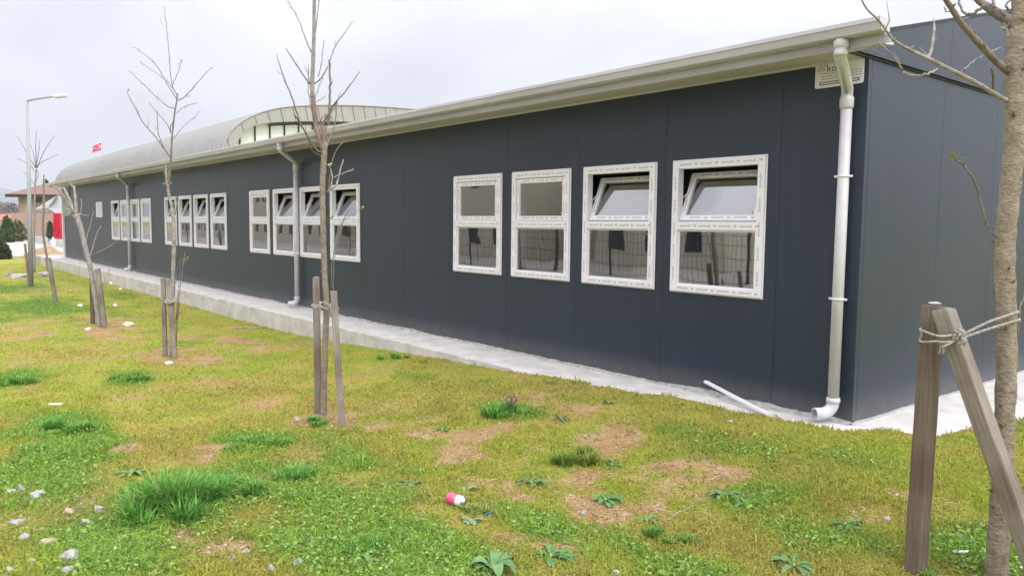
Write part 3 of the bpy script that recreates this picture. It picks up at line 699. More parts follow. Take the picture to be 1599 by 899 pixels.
# canopy
cn = empty('entrance_canopy', tuple(at(88, 376, 56)), 'white sloping metal canopy beside the red gate behind the building', 'canopy')
d0 = 56.; P0 = at(55, 328, d0); P1 = at(88, 308, d0+1); P2 = at(99, 320, d0+1); P3 = at(99, 334, d0); P4 = at(80, 329, d0)
cm = MB(); up = np.array([0,0,.10]); back = dp*3
def slabp(mb, a, b_, c_, d, t=.1):
    v_ = [np.array(q) for q in (a, b_, c_, d)]; mb.add([tuple(q) for q in v_]+[tuple(q+np.array([0,0,t])) for q in v_], [(0,3,2,1),(4,5,6,7),(0,1,5,4),(1,2,6,5),(2,3,7,6),(3,0,4,7)])
slabp(cm, P0, at(75, 327, d0), at(91, 307, d0+2.5), P1-ax*0, .1)
slabp(cm, at(75, 327, d0), at(104, 345, d0-1), at(106, 318, d0+2), at(91, 307, d0+2.5), .08)
cm.build('roof_sheet', M['canopy'], cn)
tr = MB(); tr.tube([at(62, 330, d0), at(85, 330, d0), at(99, 341, d0-.8)], .06, 6); tr.tube([at(98, 312, d0), at(98.3, 378, d0)], .07, 6)
tr.build('frame', M['canopy'], cn)
gt_ = empty('red_gate', tuple(at(90, 372, 52)), 'bright red ribbed metal gate with pale stripes by the far corner', 'gate')
g0, g1 = at(84, 372, 52), at(98, 372, 52); zt = float(at(90, 333, 52)[2]); ga = g1-g0; gl_ = MB(); ws = MB(); nrib = 14
for k in range(nrib):
    a = g0+ga*k/nrib; b_ = g0+ga*(k+.82)/nrib; off_ = -dp*(.05 if k % 2 else 0)
    gl_.add([tuple(a+off_), tuple(b_+off_), (b_[0]+off_[0], b_[1]+off_[1], zt), (a[0]+off_[0], a[1]+off_[1], zt), tuple(a+dp*.05), tuple(b_+dp*.05), (b_[0]+dp[0]*.05, b_[1]+dp[1]*.05, zt), (a[0]+dp[0]*.05, a[1]+dp[1]*.05, zt)], [(0,1,2,3),(4,7,6,5),(3,2,6,7),(0,3,7,4),(1,5,6,2)])
for k in (4, 8, 11):
    a = g0+ga*(k+.85)/nrib-dp*.02; b_ = g0+ga*(k+.98)/nrib-dp*.02
    ws.add([tuple(a), tuple(b_), (b_[0], b_[1], zt), (a[0], a[1], zt)], [(0,1,2,3)])
gl_.build('sheet', M['red'], gt_); ws.build('stripe', M['whitestripe'], gt_)
lw = MB(); a, b_ = at(53, 376, 62), at(99, 376, 50); dpn = np.array([0,0,0]); zt = float(at(70, 371, 57)[2])
d_ = dp*.25; lw.add([(a[0],a[1],-.4),(b_[0],b_[1],-.4),(b_[0]+d_[0],b_[1]+d_[1],-.4),(a[0]+d_[0],a[1]+d_[1],-.4),(a[0],a[1],zt),(b_[0],b_[1],zt),(b_[0]+d_[0],b_[1]+d_[1],zt),(a[0]+d_[0],a[1]+d_[1],zt)], [(0,3,2,1),(4,5,6,7),(0,1,5,4),(1,2,6,5),(2,3,7,6),(3,0,4,7)])
tag(lw.build('low_wall', M['conc']), 'low grey concrete wall across the back of the yard', 'wall')
pb = at(83, 379, 50); pb[2] = -.28; pc = MB(); pc.prism([(pb[0]-.14, pb[1]-.14), (pb[0]+.14, pb[1]-.14), (pb[0]+.14, pb[1]+.14), (pb[0]-.14, pb[1]+.14)], 2, -.3, .25); pc.tube([(pb[0],pb[1],.24),(pb[0],pb[1],.32),(pb[0],pb[1],.42)], [.09,.08,.03], 10)
tag(pc.build('concrete_post', M['conc']), 'short grey concrete post in front of the red gate', 'post')
# dirt mound
def mound(name, px, py, rx, ry, hgt, m_, label, seed=1, cat='mound'):
    c0 = ground_at(px, py); n_ = 26; vs = []; fs = []
    for i in range(n_):
        for j in range(n_):
            u, v_ = (i/(n_-1)-.5)*2, (j/(n_-1)-.5)*2; q = max(0, 1-u*u-v_*v_)
            x, y = c0[0]+u*rx, c0[1]+v_*ry; vs.append((x, y, c0[2]-.06+hgt*q**.8*(.55+.9*float(fbm(x*1.6, y*1.6, seed)))))
    for i in range(n_-1):
        for j in range(n_-1): fs.append((i*n_+j, (i+1)*n_+j, (i+1)*n_+j+1, i*n_+j+1))
    m2 = MB(); m2.add(vs, fs, True); return tag(m2.build(name, m_), label, cat)
mound('dirt_mound', 70, 403, .95, 1.0, .62, M['dirt'], 'low heap of brown dirt at the edge of the yard', 3)
mound('rubble_heap', 90, 404, .7, .5, .3, M['dirt'], 'small pale heap of rubble beside the far corner of the building', 9)

# foliage clumps
def leafcloud(name, centre, rx, ry, rz, n_, size, c_a, c_b, parent=None, seed=0, top=False):
    r = np.random.default_rng(seed); d = r.normal(size=(n_, 3)); d /= np.linalg.norm(d, axis=1)[:,None]; R_ = (.35+.65*r.random(n_)**.5)
    lump = .75+.5*vnoise(d[:,0]*3+seed, d[:,1]*3+d[:,2]*2, seed)
    q_ = d*(R_*lump)[:,None]; taper = 1.05-.55*np.clip(q_[:,2], -1, 1)+.25*(vnoise(q_[:,2]*5, d[:,0]*4, seed+3)-.5) if top is not None and name == 'crown' else 1.
    q_[:,0] *= taper; q_[:,1] *= taper; q_[:,2] = np.where(q_[:,2] < 0, q_[:,2]*1.05, q_[:,2]*1.15); p = q_*np.array([rx, ry, rz])+np.array(centre)
    a = r.normal(size=(n_, 3)); a /= np.linalg.norm(a, axis=1)[:,None]; b_ = np.cross(a, r.normal(size=(n_, 3))); b_ /= np.linalg.norm(b_, axis=1)[:,None]
    s_ = size*(.5+r.random(n_))[:,None]
    V = np.stack([p-a*s_, p+b_*s_*.45, p+a*s_, p-b_*s_*.45], 1).reshape(-1, 3)
    me = bpy.data.meshes.new(name); me.vertices.add(len(V)); me.vertices.foreach_set('co', V.ravel()); set_faces(me, np.arange(len(V)).reshape(-1, 4))
    ca, cb = np.array(c_a), np.array(c_b); t_ = r.random((n_, 1))*.6+.4*vnoise(p[:,0]*2, p[:,2]*2, seed)[:,None]; C_ = np.repeat(ca*(1-t_)+cb*t_, 4, 0); C_ = np.c_[C_, np.ones(len(C_))]
    at_ = me.color_attributes.new('Col', 'FLOAT_COLOR', 'POINT'); at_.data.foreach_set('color', C_.ravel().astype(np.float32)); me.materials.append(M['conifer'])
    o = bpy.data.objects.new(name, me); COL.objects.link(o)
    if parent is not None: put(o, parent)
    return o
def shrub(name, px, py, depth, rpx, hpx, n_, size, ca, cb, label, seed, cat='shrub'):
    b0 = at(px, py, depth); r_ = rpx/FOC*depth; h_ = hpx/FOC*depth; e = empty(name, tuple(b0), label, cat)
    leafcloud('crown', (b0[0], b0[1], b0[2]+h_*.45), r_*.95, r_*.95, h_*.58, n_, size, ca, cb, e, seed)
    MB().tube([tuple(b0-np.array([0,0,.1])), (b0[0], b0[1], b0[2]+h_*.6)], [.05, .02], 6).build('trunk', M['bark_twig'], e)
shrub('conifer_shrub', 12, 374, 60, 9, 31, 3500, .16, (.03,.06,.02), (.10,.16,.05), 'dark green upright shrub beside the far yard', 1)
shrub('evergreen_bush', 3, 404, 36, 11, 25, 2200, .09, (.025,.04,.02), (.09,.11,.05), 'dark low bush at the left edge of the lawn', 2)
shrub('olive_shrub', 28, 372, 63, 12, 25, 2500, .16, (.12,.13,.06), (.24,.24,.12), 'pale olive shrub in front of the salmon house', 3)
shrub('cypress_tree', 76, 372, 80, 8, 78, 2600, .2, (.04,.05,.02), (.15,.14,.06), 'olive green conifer rising behind the house annex', 4, 'tree')
shrub('hedge_plant', 79, 370, 53, 4, 22, 900, .12, (.03,.05,.02), (.09,.12,.05), 'small dark plant standing left of the red gate', 5, 'plant')
# far houses + woods
fh = empty('distant_house', tuple(at(10, 345, 160)), 'distant low house with a red roof at the left edge', 'house')
a = at(-14, 349, 160); b_ = at(26, 349, 160); axx = b_-a; axx[2] = 0
def bxf(mb, a, b_, w, z0, z1): 
    d_ = dp*w; mb.add([(a[0],a[1],z0),(b_[0],b_[1],z0),(b_[0]+d_[0],b_[1]+d_[1],z0),(a[0]+d_[0],a[1]+d_[1],z0),(a[0],a[1],z1),(b_[0],b_[1],z1),(b_[0]+d_[0],b_[1]+d_[1],z1),(a[0]+d_[0],a[1]+d_[1],z1)], [(0,3,2,1),(4,5,6,7),(0,1,5,4),(1,2,6,5),(2,3,7,6),(3,0,4,7)]); return mb
bxf(MB(), a, b_, 6, -.5, 1.4).build('wall', M['salmon'], fh)
r2 = MB(); d_ = dp*6; mid0 = a+d_*.5; mid1 = b_+d_*.5
r2.add([(a[0],a[1],1.4),(b_[0],b_[1],1.4),(b_[0]+d_[0],b_[1]+d_[1],1.4),(a[0]+d_[0],a[1]+d_[1],1.4),(mid0[0],mid0[1],2.6),(mid1[0],mid1[1],2.6)], [(0,1,5,4),(2,3,4,5),(1,2,5),(3,0,4)]); r2.build('roof', mat('far_red_roof', (.45,.16,.10), .8, var=.1), fh)
wd = None
for k in range(1):
    V_ = []
o_ = leafcloud('distant_woods', tuple(at(-60, 338, 330)), 45, 25, 6.5, 9000, 1.1, (.10,.09,.08), (.20,.17,.15), None, 12); tag(o_, 'bare grey brown woods in the far distance', 'woods', kind='stuff')
hl = MB(); n_ = 60; vs = []
for i in range(n_):
    a_ = -1.75+1.2*i/(n_-1); hgt = 60+70*float(fbm(i*.13, 3, 5))+30*math.sin(i*.21)
    for (d_, z) in ((2300, -5), (2500, hgt*.6), (2900, hgt), (3400, -5)): vs.append((CAM[0]+d_*math.sin(a_), CAM[1]+d_*math.cos(a_), z))
hl.add(vs, [(i*4+j, i*4+j+1, i*4+j+5, i*4+j+4) for i in range(n_-1) for j in range(3)], True)
tag(hl.build('hills', M['hill']), 'hazy blue hills on the horizon', 'hills', kind='structure')

# street lamp --------------------------------------------------------------
pb = ground_at(48.5, 447); sl_ = empty('street_lamp', tuple(pb), 'tall grey street lamp with a single arm on the lawn', 'street lamp'); dl = float((pb-CAM)@_f)
top_ = at(42.6, 156, dl)
MB().tube([(pb[0], pb[1], pb[2]-.1), tuple(pb*.5+top_*.5), tuple(top_)], [.066, .052, .036], 12).build('pole', M['lamp'], sl_)
MB().tube([at(42.6, 157.5, dl), at(64, 153.5, dl-.3), at(86, 150.5, dl-.6)], .024, 8).build('arm', M['lamp'], sl_)
lh = MB(); c0, c1 = at(84, 151.2, dl-.6), at(105, 149, dl-.9); ps = [c0+(c1-c0)*t for t in (0, .15, .5, .85, 1)]
lh.tube([tuple(p) for p in ps], [.03, .05, .065, .055, .02], 10); lh.build('lamp_head', M['lamphead'], sl_)

# ------------------------------------------------------------------ trees
def catmull(pts, per=5):
    P = [np.array(p, float) for p in pts]; P = [2*P[0]-P[1]]+P+[2*P[-1]-P[-2]]; out = []
    for i in range(1, len(P)-2):
        for t in np.linspace(0, 1, per, endpoint=False):
            out.append(.5*((2*P[i])+(-P[i-1]+P[i+1])*t+(2*P[i-1]-5*P[i]+4*P[i+1]-P[i+2])*t*t+(-P[i-1]+3*P[i]-3*P[i+1]+P[i+2])*t**3))
    out.append(P[-2]); return out
SCL = .76
def limb(mb, pts, depth, sides=8, jit=.0, dd=0., per=5, knots=0, seed=0):
    """pts = (px, py, diameter px at this depth); dd = how far the tip swings towards (-) or away from (+) the viewer"""
    n_ = len(pts); c_ = [np.array([p[0], p[1], depth+dd*i/(n_-1), p[2]*SCL]) for i, p in enumerate(pts)]
    q = catmull(c_, per); r = random.Random(seed); W = []; R_ = []
    for i, a in enumerate(q):
        w = at(a[0], a[1], a[2]); j = jit*(1 if 0 < i < len(q)-1 else 0); W.append(w+np.array([r.uniform(-j, j), r.uniform(-j, j), r.uniform(-j, j)])); R_.append(max(.0012, a[3]*.5/FOC*a[2]*(1+.06*math.sin(i*1.7+seed))))
    mb.tube(W, R_, sides)
    for k in range(knots):
        i = r.randrange(1, len(W)-1); a = r.uniform(0, 6.28); rr_ = R_[i]
        side = np.array([math.cos(a), math.sin(a), .1]); c0 = W[i]+side*rr_*.85
        mb.blob(c0, (rr_*.35, rr_*.35, rr_*.28), seed*31+k, .3, 1)
    return W, R_
def branch(parent, pts, depth, dd, name='branch', m_='bark_twig', buds=5, seed=1, leaf=None):
    mb = MB(); W, R_ = limb(mb, pts, depth, 6, .004 if pts[0][2] < 6 else .0, dd, 6, 0, seed)
    r = random.Random(seed)
    for k in range(buds):
        i = r.randrange(2, len(W)); s_ = max(.003, R_[i]*1.05); d_ = np.array([r.uniform(-1,1), r.uniform(-1,1), r.uniform(.2,1)])*s_
        mb.tube([W[i], W[i]+d_*1.2, W[i]+d_*2.2], [s_*.6, s_*.5, .0006], 5)
    if buds >= 3 and len(W) > 12:
        tot = sum(float(np.linalg.norm(W[i+1]-W[i])) for i in range(len(W)-1))
        for k in range(2 if tot > .5 else 1):
            i = r.randrange(len(W)//3, len(W)-2); ax_ = (W[i+1]-W[i]); ax_ = ax_/np.linalg.norm(ax_); sv = np.cross(ax_, np.array([r.uniform(-1,1), r.uniform(-1,1), r.uniform(-1,1)])); sv = sv/np.linalg.norm(sv); L2 = tot*r.uniform(.07, .16)
            e1 = W[i]+(ax_*.6+sv*.7)*L2*.5; e2 = e1+(ax_*.8+sv*.3+np.array([0,0,.3]))*L2*.6; mb.tube([W[i], e1, e2], [R_[i]*.55, R_[i]*.42, .0012], 5)
    o = mb.build(name, M[m_], parent)
    if leaf:
        lb = MB(); 
        for k in range(leaf[0]):
            c_ = W[-1-(k % 2)]; a = r.uniform(0, 6.28); L_ = leaf[1]; d_ = np.array([math.cos(a), math.sin(a), r.uniform(-.3, .8)]); d_ /= np.linalg.norm(d_); s_ = np.cross(d_, [0,0,1]); s_ /= np.linalg.norm(s_)
            lb.add([c_, c_+d_*L_*.5+s_*L_*.25, c_+d_*L_, c_+d_*L_*.5-s_*L_*.25], [(0,1,2,3)])
        lb.build('leaf', M[leaf[2]], parent)
    return o
def start_tree(name, px, py, label):
    p = ground_at(px, py); e = empty(name, tuple(p), label, 'tree', 'young bare trees planted along the lawn'); return e, float((p-CAM)@_f)

# tree B: the slender one in front of the second window group
tB, dB = start_tree('young_tree', 505, 648, 'slender bare tree with reddish upper trunk between two upright stakes')
mb = MB(); limb(mb, [(505,656,15),(506,600,13),(508,530,12.5),(510,480,12.5),(507,430,12),(505,370,12),(504,320,12),(504,280,12),(506,245,12.5),(507,225,13)], dB, 14, 0, 0, 5, 34, 2); mb.build('trunk', M['bark_mid'], tB)
mb = MB(); limb(mb, [(507,232,13),(506,218,12),(506,205,11),(507,197,10)], dB, 10, 0, 0, 4, 4, 5); limb(mb, [(504,235,10),(498,215,11),(494,200,11),(491,175,10),(488,150,9.5)], dB, 12, 0, 0, 5, 6, 4); mb.build('reddish_leader', M['bark_red'], tB)
mb = MB(); limb(mb, [(488,152,9.5),(487.5,130,8.5),(489,95,8),(490,60,7.5),(490.5,20,7),(491,-20,6.5),(490,-90,5)], dB, 12, 0, -.1, 5, 12, 8); mb.build('leader', M['bark_pale'], tB)
BB = [([(487,136,2.6),(470,112,2.2),(458,94,1.8),(446,76,1.3)], -.3), ([(486,82,2.2),(474,52,1.8),(463,24,1.5),(447,-2,1.2)], .25), ([(490,131,3),(502,122,2.6),(512,104,2.2)], .2),
      ([(515,95,1.6),(524,72,1.8),(538,52,1.5),(551,34,1)], .2), ([(492,58,2),(495,30,1.8),(498,0,1.5),(500,-30,1.2)], .1), ([(516,172,2.6),(526,158,2.2),(540,142,1.9),(562,112,1.1)], -.3),
      ([(496,120,1.4),(502,100,1.3),(506,62,1.1)], -.1), ([(484,130,1.5),(480,112,1.2),(476,104,1)], .1), ([(492,155,1.4),(497,138,1.2),(504,122,.9)], .1), ([(494,159,1.4),(502,155,1),(509,149,.8)], 0),
      ([(503,215,3.5),(506,190,3),(512,178,2.5)], 0), ([(513,195,4.6),(514,170,4.2),(515.5,130,3.4),(514,94,3)], .05), ([(505,196,3),(512,180,2.6),(520,172,2),(527,158,2)], -.05), 
      ([(504,240,4.5),(492,232,4),(480,212,3.6),(468,192,3.2),(460,180,3)], -.35), ([(470,196,2.4),(458,160,2.2),(445,125,1.8),(432,85,1.2)], -.4), ([(502,244,2.5),(490,238,2.3),(484,228,2),(478,206,1.8)], -.2),
      ([(509,228,3),(516,214,2.6),(522,196,2.4),(527,160,2.2)], .2), ([(488,176,1.6),(484,160,1.4),(481,135,1.2),(482,100,1)], .1), ([(496,212,2),(500,200,2),(496,186,1.6)], 0),
      ([(518,252,1.6),(524,238,1.4),(532,226,1.3),(539,219,1)], .3), ([(511,300,3.4),(522,292,3),(527,284,3),(531,266,2.6),(536,249,2.2)], .15), ([(520,278,1.6),(532,272,1.4),(552,264,1.6)], .25), ([(512,300,2.4),(517,290,2.8),(518,272,2.2),(514,258,2)], 0),
      ([(503,310,3),(500,303,2.6),(497,302,2.4)], 0), ([(519,452,1.2),(518,420,1.3),(522,390,1.5),(528,365,1.6),(536,345,1.8),(546,325,1)], .15), ([(520,460,1.1),(522,410,1.1),(534,352,1)], .1), ([(504,424,2.6),(500,424,2.4)], 0),
      ([(506,205,2.5),(500,196,2.2),(504,180,2)], 0), ([(508,200,2),(514,190,2),(516,182,1.6)], 0), ([(499,198,2.2),(506,188,2),(509,176,1.6)], 0)]
for k, (p_, dd) in enumerate(BB): branch(tB, [(a, b_, c_*1.15) for a, b_, c_ in p_], dB, dd, buds=4, seed=100+k, m_='bark_pale' if 19 < k < 23 else ('bark_red' if k > 26 else 'bark_twig'))
branch(tB, [(512,300,2.4),(516,270,2),(515,258,1.6)], dB, 0, buds=1, seed=160, leaf=(6, .05, 'leafgreen'))
branch(tB, [(508,345,2),(513,342,2),(517,341,1.6)], dB, 0, buds=1, seed=161, leaf=(3, .05, 'leafgreen'))
branch(tB, [(536,345,1.2),(552,334,1),(566,325,1)], dB, .1, buds=1, seed=162, leaf=(4, .05, 'leafgreen'))

# tree C
tC, dC = start_tree('young_tree', 268, 557, 'tall thin bare tree with wide spreading twigs behind two leaning stakes')
mb = MB(); limb(mb, [(267,560,9),(268,520,8),(269,470,8),(270,440,8),(271,400,8.5),(272,370,8),(271,342,7),(267,318,6),(263,300,6),(261.5,285,6.5)], dC, 10, 0, 0, 5, 10, 3); mb.build('trunk', M['bark_pale'], tC)
mb = MB(); limb(mb, [(263,288,6),(265,265,6),(267,248,4.6),(268,225,4),(270,200,3.6),(273,175,3.2),(276,158,2.6),(277.5,146,2.2)], dC, 8, 0, 0, 5, 5, 4); mb.build('leader', M['bark_twig'], tC)
CC = [([(261,288,5),(259.5,272,4.6),(258.5,258,4)], 0), ([(277,150,1.8),(270,136,1.6),(266,115,1.4),(264,85,1.3),(261,50,1.1),(256,10,.8)], .2), ([(276,155,1.6),(264,136,1.4),(248,108,1.3),(234,92,1),(210,74,.8)], -.3), ([(277,157,2),(288,152,1.8),(304,134,1.6),(328,108,.9)], .3),
      ([(274,170,1.5),(262,166,1.4),(240,148,1.2),(222,130,1.1),(204,114,.7)], -.3), ([(276,176,1.4),(290,166,1.2),(310,161,.8)], .2), ([(266,246,2.4),(256,232,2.2),(244,215,1.9),(224,192,1.6),(212,170,1.4),(203,154,1.2),(199,142,.7)], -.4),
      ([(256,230,1.6),(248,210,1.5),(246,190,1.4),(245,172,.9)], .1), ([(267,206,1.4),(258,190,1.3),(244,175,1.1),(233,160,.8)], -.2), ([(272,216,1.4),(284,200,1.2),(298,188,1),(313,173,.8)], .3), ([(270,138,1.2),(262,128,1.1),(248,118,1),(220,98,.8)], .2),
      ([(269,133,1.1),(276,118,1),(284,96,.8)], -.2), ([(266,208,1.8),(266.5,198,1.5),(269,192,1.2)], 0), ([(262,268,1.8),(257,272,1.6),(256,263,1.4)], 0), ([(262,287,2.2),(257,287,2),(254,288,2)], 0), ([(264,287,2),(269,286,1.8)], 0),
      ([(276,500,1.6),(280,460,1.5),(285,420,1.3),(289,395,1.1)], .2), ([(274,505,1.4),(277,470,1.2),(283,400,.9)], -.1), ([(272,470,1.4),(274,440,1.2),(280,405,.8)], .2), ([(272,340,1.6),(276,322,1.4),(279,310,1)], .1), ([(275,545,2),(277,500,2),(281,470,1.4)], 0)]
for k, (p_, dd) in enumerate(CC): branch(tC, [(a, b_, c_*1.15) for a, b_, c_ in p_], dC, dd, buds=3, seed=200+k, m_='bark_pale' if k in (0, 14, 15) else 'bark_twig', leaf=(2, .045, 'leafdry') if k in (2, 3, 4, 6, 10, 11) else None)
branch(tC, [(283,420,1),(288,412,1),(290,404,1)], dC, 0, buds=0, seed=260, leaf=(5, .05, 'leafgreen'))
# tree D: leaning, pollarded
tD, dD = start_tree('young_tree', 157, 510, 'leaning pale tree with short cut back limbs near the far walkway')
mb = MB(); limb(mb, [(157,513,9.5),(151,480,9),(146,450,9),(141,418,9.5),(135,395,10),(129,368,10),(124,350,10.5),(119,335,12)], dD, 12, 0, 0, 5, 12, 6); mb.build('trunk', M['bark_pale'], tD)
DD = [([(120,338,7),(112,326,6),(104,316,5.5),(97,303,5),(83,290,3)], -.3), ([(117,334,6),(109,312,5),(104,302,4.6),(99,293,4)], .2), ([(119,334,7),(118,315,6),(116,296,5),(113,290,4.4)], .1), ([(121,335,4),(110,322,3.5),(90,304,2.6),(82,296,1.6)], .3), ([(116,340,4),(108,328,3),(96,324,1.6)], 0),
      ([(124,338,2.2),(127,325,2),(127,310,1.3)], 0), ([(123,334,2),(133,336,1.6),(139,336,1.2)], 0), ([(140,402,2),(145,385,1.8),(151,365,1.5),(158,352,1)], .2), ([(134,375,1.4),(140,355,1.2),(146,330,.8)], .2), ([(142,398,1),(165,388,.9),(190,372,.7)], .3),
      ([(158,470,1.6),(165,445,1.4),(172,420,1)], .1), ([(152,470,3),(151,440,2.6),(152,420,2)], .1), ([(113,292,3.6),(109,286,3),(108,280,2)], 0), ([(159,455,1.2),(166,430,1),(171,418,.8)], -.1)]
for k, (p_, dd) in enumerate(DD): branch(tD, [(a, b_, c_) for a, b_, c_ in p_], dD, dd, buds=2, seed=300+k, m_='bark_pale')
# tree E: thin far one
tE, dE = start_tree('young_tree', 79, 440, 'thin crooked bare tree between the street lamp and the building')
mb = MB(); limb(mb, [(79,440,4.5),(77,415,4.5),(72,395,4.5),(68,370,4.5),(67,345,4.5),(68,330,4.5),(68.5,310,4),(68,285,3),(69,272,2)], dE, 8, 0, 0, 5, 10, 9); mb.build('trunk', M['bark_mid'], tE)
# tree F: behind the lamp
tF, dF = start_tree('young_tree', 54, 425, 'faint slender bare tree standing right behind the street lamp')
mb = MB(); limb(mb, [(54,426,4),(53,380,4),(54,330,3.4),(55,290,3),(57,262,2.6)], dF, 8, 0, 0, 5, 3, 19); mb.build('trunk', M['bark_pale'], tF)
FF = [([(57,264,2),(48,250,1.5),(38,232,1.2),(27,213,.7)], .2), ([(57,262,2),(56,240,1.6),(56,220,1.2),(57,204,.7)], -.2), ([(58,262,2),(65,245,1.5),(74,228,1.2),(86,211,.7)], .3), ([(58,258,1.4),(72,250,1.2),(92,241,.7)], 0), ([(55,268,1.4),(44,256,1.2),(26,247,.7)], .2), ([(57,255,1.4),(61,235,1.2),(61,215,.7)], 0), ([(55,290,1.2),(46,278,1),(36,268,.7)], 0), ([(56,262,1.4),(52,240,1.2),(48,226,.7)], .1), ([(56,284,1.2),(60,272,1),(57,264,.8)], 0)]
for k, (p_, dd) in enumerate(FF): branch(tF, p_, dF, dd, buds=1, seed=400+k, m_='bark_twig')

# tree A: thick one at right
tA, dA = start_tree('young_tree', 1557, 905, 'thick mottled trunk at the right edge roped to crossed stakes')
mb = MB(); SCL = .93
limb(mb, [(1556,925,36),(1557,870,34),(1562,800,33),(1566,720,32),(1569,640,31),(1572,560,31),(1571,480,31),(1569,420,31),(1570,370,31),(1575,320,31),(1580,270,31),(1584,215,31),(1586,160,33),(1588,110,36),(1592,60,38),(1596,20,34),(1600,-30,30),(1606,-120,26)], dA, 24, 0, 0, 5, 0, 2)
W, R_ = limb(MB(), [(1556,925,36),(1562,800,33),(1569,640,31),(1569,420,31),(1580,270,31),(1588,110,36),(1600,-30,30)], dA, 8, 0, 0, 8, 0, 2)
kb = MB(); rk = random.Random(5)
for k in range(60):
    i = rk.randrange(1, len(W)-1); a = rk.uniform(0, 6.28); t = rk.random(); c0 = W[i]*(1-t)+W[i+1]*t if i+1 < len(W) else W[i]
    sd_ = np.array([math.cos(a), math.sin(a), 0]); rr_ = R_[i]
    kb.blob(c0+sd_*rr_*.93, (rr_*rk.uniform(.12, .24), rr_*rk.uniform(.12, .24), rr_*.14), k, .35, 1)
    if rk.random() < .45: kb.tube([c0+sd_*rr_*.9, c0+sd_*rr_*1.25+np.array([0,0,.006]), c0+sd_*rr_*1.4+np.array([0,0,.016])], [.006, .005, .003], 5)
mb.build('trunk', M['bark_mid'], tA); kb.build('knot', M['bark_knot'], tA)
AA = [([(1574,158,9),(1552,146,8.5),(1520,127,8),(1480,107,7.5),(1450,92,7.5),(1425,80,6.5),(1395,62,4.4),(1372,32,3.6),(1355,16,3),(1343,-4,2.6)], -.35, 'bark_pale'),
      ([(1575,112,14),(1560,100,12),(1540,80,11.5),(1520,58,11),(1500,35,10),(1485,12,9),(1470,-10,8)], -.2, 'bark_twig'),
      ([(1590,40,22),(1570,28,19),(1552,18,16),(1535,6,12),(1518,-8,10)], .1, 'bark_twig'),
      ([(1576,60,7),(1572,45,8),(1566,30,8),(1558,24,8)], .05, 'bark_pale'),
      ([(1537,8,5),(1522,20,4.4),(1506,21,4),(1498,8,3.6),(1496,-6,3)], .1, 'bark_twig'),
      ([(1448,92,6),(1454,80,5),(1457,62,4.6),(1459,45,4),(1458,30,2)], .15, 'bark_pale'),
      ([(1464,108,3.6),(1448,116,3.6),(1430,118,3),(1412,114,3),(1404,102,2.6),(1392,86,2.2),(1371,66,1.4)], -.3, 'bark_pale'),
      ([(1495,118,2.6),(1510,104,2.2),(1530,90,2),(1548,80,2),(1562,75,2.2)], .3, 'bark_pale'),
      ([(1548,105,3.6),(1550,122,3.4),(1551,140,3)], .1, 'bark_red'),
      ([(1556,370,2.2),(1545,358,2),(1538,340,3),(1530,315,3),(1525,292,3.2),(1515,272,3),(1503,257,3),(1492,246,2)], -.25, 'bark_twig'),
      ([(1578,20,3),(1570,8,3),(1585,-4,2)], .1, 'bark_twig'),
      ([(1552,12,5),(1552,0,4),(1556,-14,3)], .1, 'bark_twig'),
      ([(1508,108,1.6),(1500,110,1.4)], 0, 'bark_twig'), ([(1490,22,2),(1478,18,1.6),(1474,10,1.2)], 0, 'bark_twig'),
      ([(1586,560,2.4),(1587,600,2.6),(1585,630,2.4),(1582,660,2)], .1, 'bark_twig'),
      ([(1590,520,2.2),(1592,500,2.4),(1596,470,2.2),(1604,440,2)], .1, 'bark_twig'), ([(1592,660,3),(1600,655,3),(1612,640,2.4)], .1, 'bark_twig')]
for k, (p_, dd, m_) in enumerate(AA): branch(tA, p_, dA, dd, buds=12 if k in (0, 6, 9) else 6, seed=500+k, m_=m_, leaf=(7, .045, 'leafgreen') if k == 9 else None)

# stakes -------------------------------------------------------------------
def stake(bpx, tpx, depth_b, depth_t, w1, w2, yaw, label, m_, round_top=False, bevel_top=0., name='wooden_stake'):
    w1 *= .88; w2 *= .88
    b0 = at(bpx[0], bpx[1], depth_b); b0 = b0-np.array([0,0,.0]); t0 = at(tpx[0], tpx[1], depth_t); L_ = float(np.linalg.norm(t0-b0))+.15
    mb = MB(); a, c_ = w1/2, w2/2; ch = min(a, c_)*.12
    ring = [(-a+ch,-c_),(a-ch,-c_),(a,-c_+ch),(a,c_-ch),(a-ch,c_),(-a+ch,c_),(-a,c_-ch),(-a,-c_+ch)]
    zs = np.linspace(0, L_, 14); r = random.Random(int(bpx[0])); vs = []
    for z in zs:
        k = 1.; dx, dy = r.uniform(-1,1)*a*.03, r.uniform(-1,1)*a*.03
        for x, y in ring: vs.append((x*k+dx, y*k+dy, z))
    nr = 8; nz_ = len(zs)
    if round_top:
        for t in (.35, .7, .95): 
            for x, y in ring: vs.append((x*math.sqrt(1-t*t), y*math.sqrt(1-t*t), L_+a*.45*t))
        nz_ += 3
    else:
        for x, y in ring: vs.append((x*.93, y*.93, L_+.004+bevel_top*(x/a)))
        nz_ += 1
    fs = [(i*nr+k, i*nr+(k+1) % nr, (i+1)*nr+(k+1) % nr, (i+1)*nr+k) for i in range(nz_-1) for k in range(nr)]+[tuple((nz_-1)*nr+k for k in range(nr))]
    mb.add(vs, fs); o = mb.build(name, M[m_]); z_ = Vector(t0-b0).normalized()
    x_ = Vector((math.cos(yaw), math.sin(yaw), 0)); x_ = (x_-z_*x_.dot(z_)).normalized(); y_ = z_.cross(x_)
    R4 = Matrix(((x_.x,y_.x,z_.x),(x_.y,y_.y,z_.y),(x_.z,y_.z,z_.z))).to_4x4()
    base = Vector(b0)-z_*.15; o.matrix_world = Matrix.Translation(base) @ R4
    tag(o, label, 'stake', 'timber stakes supporting the young trees'); return o, Vector(t0), Vector(b0)
YV = YAW
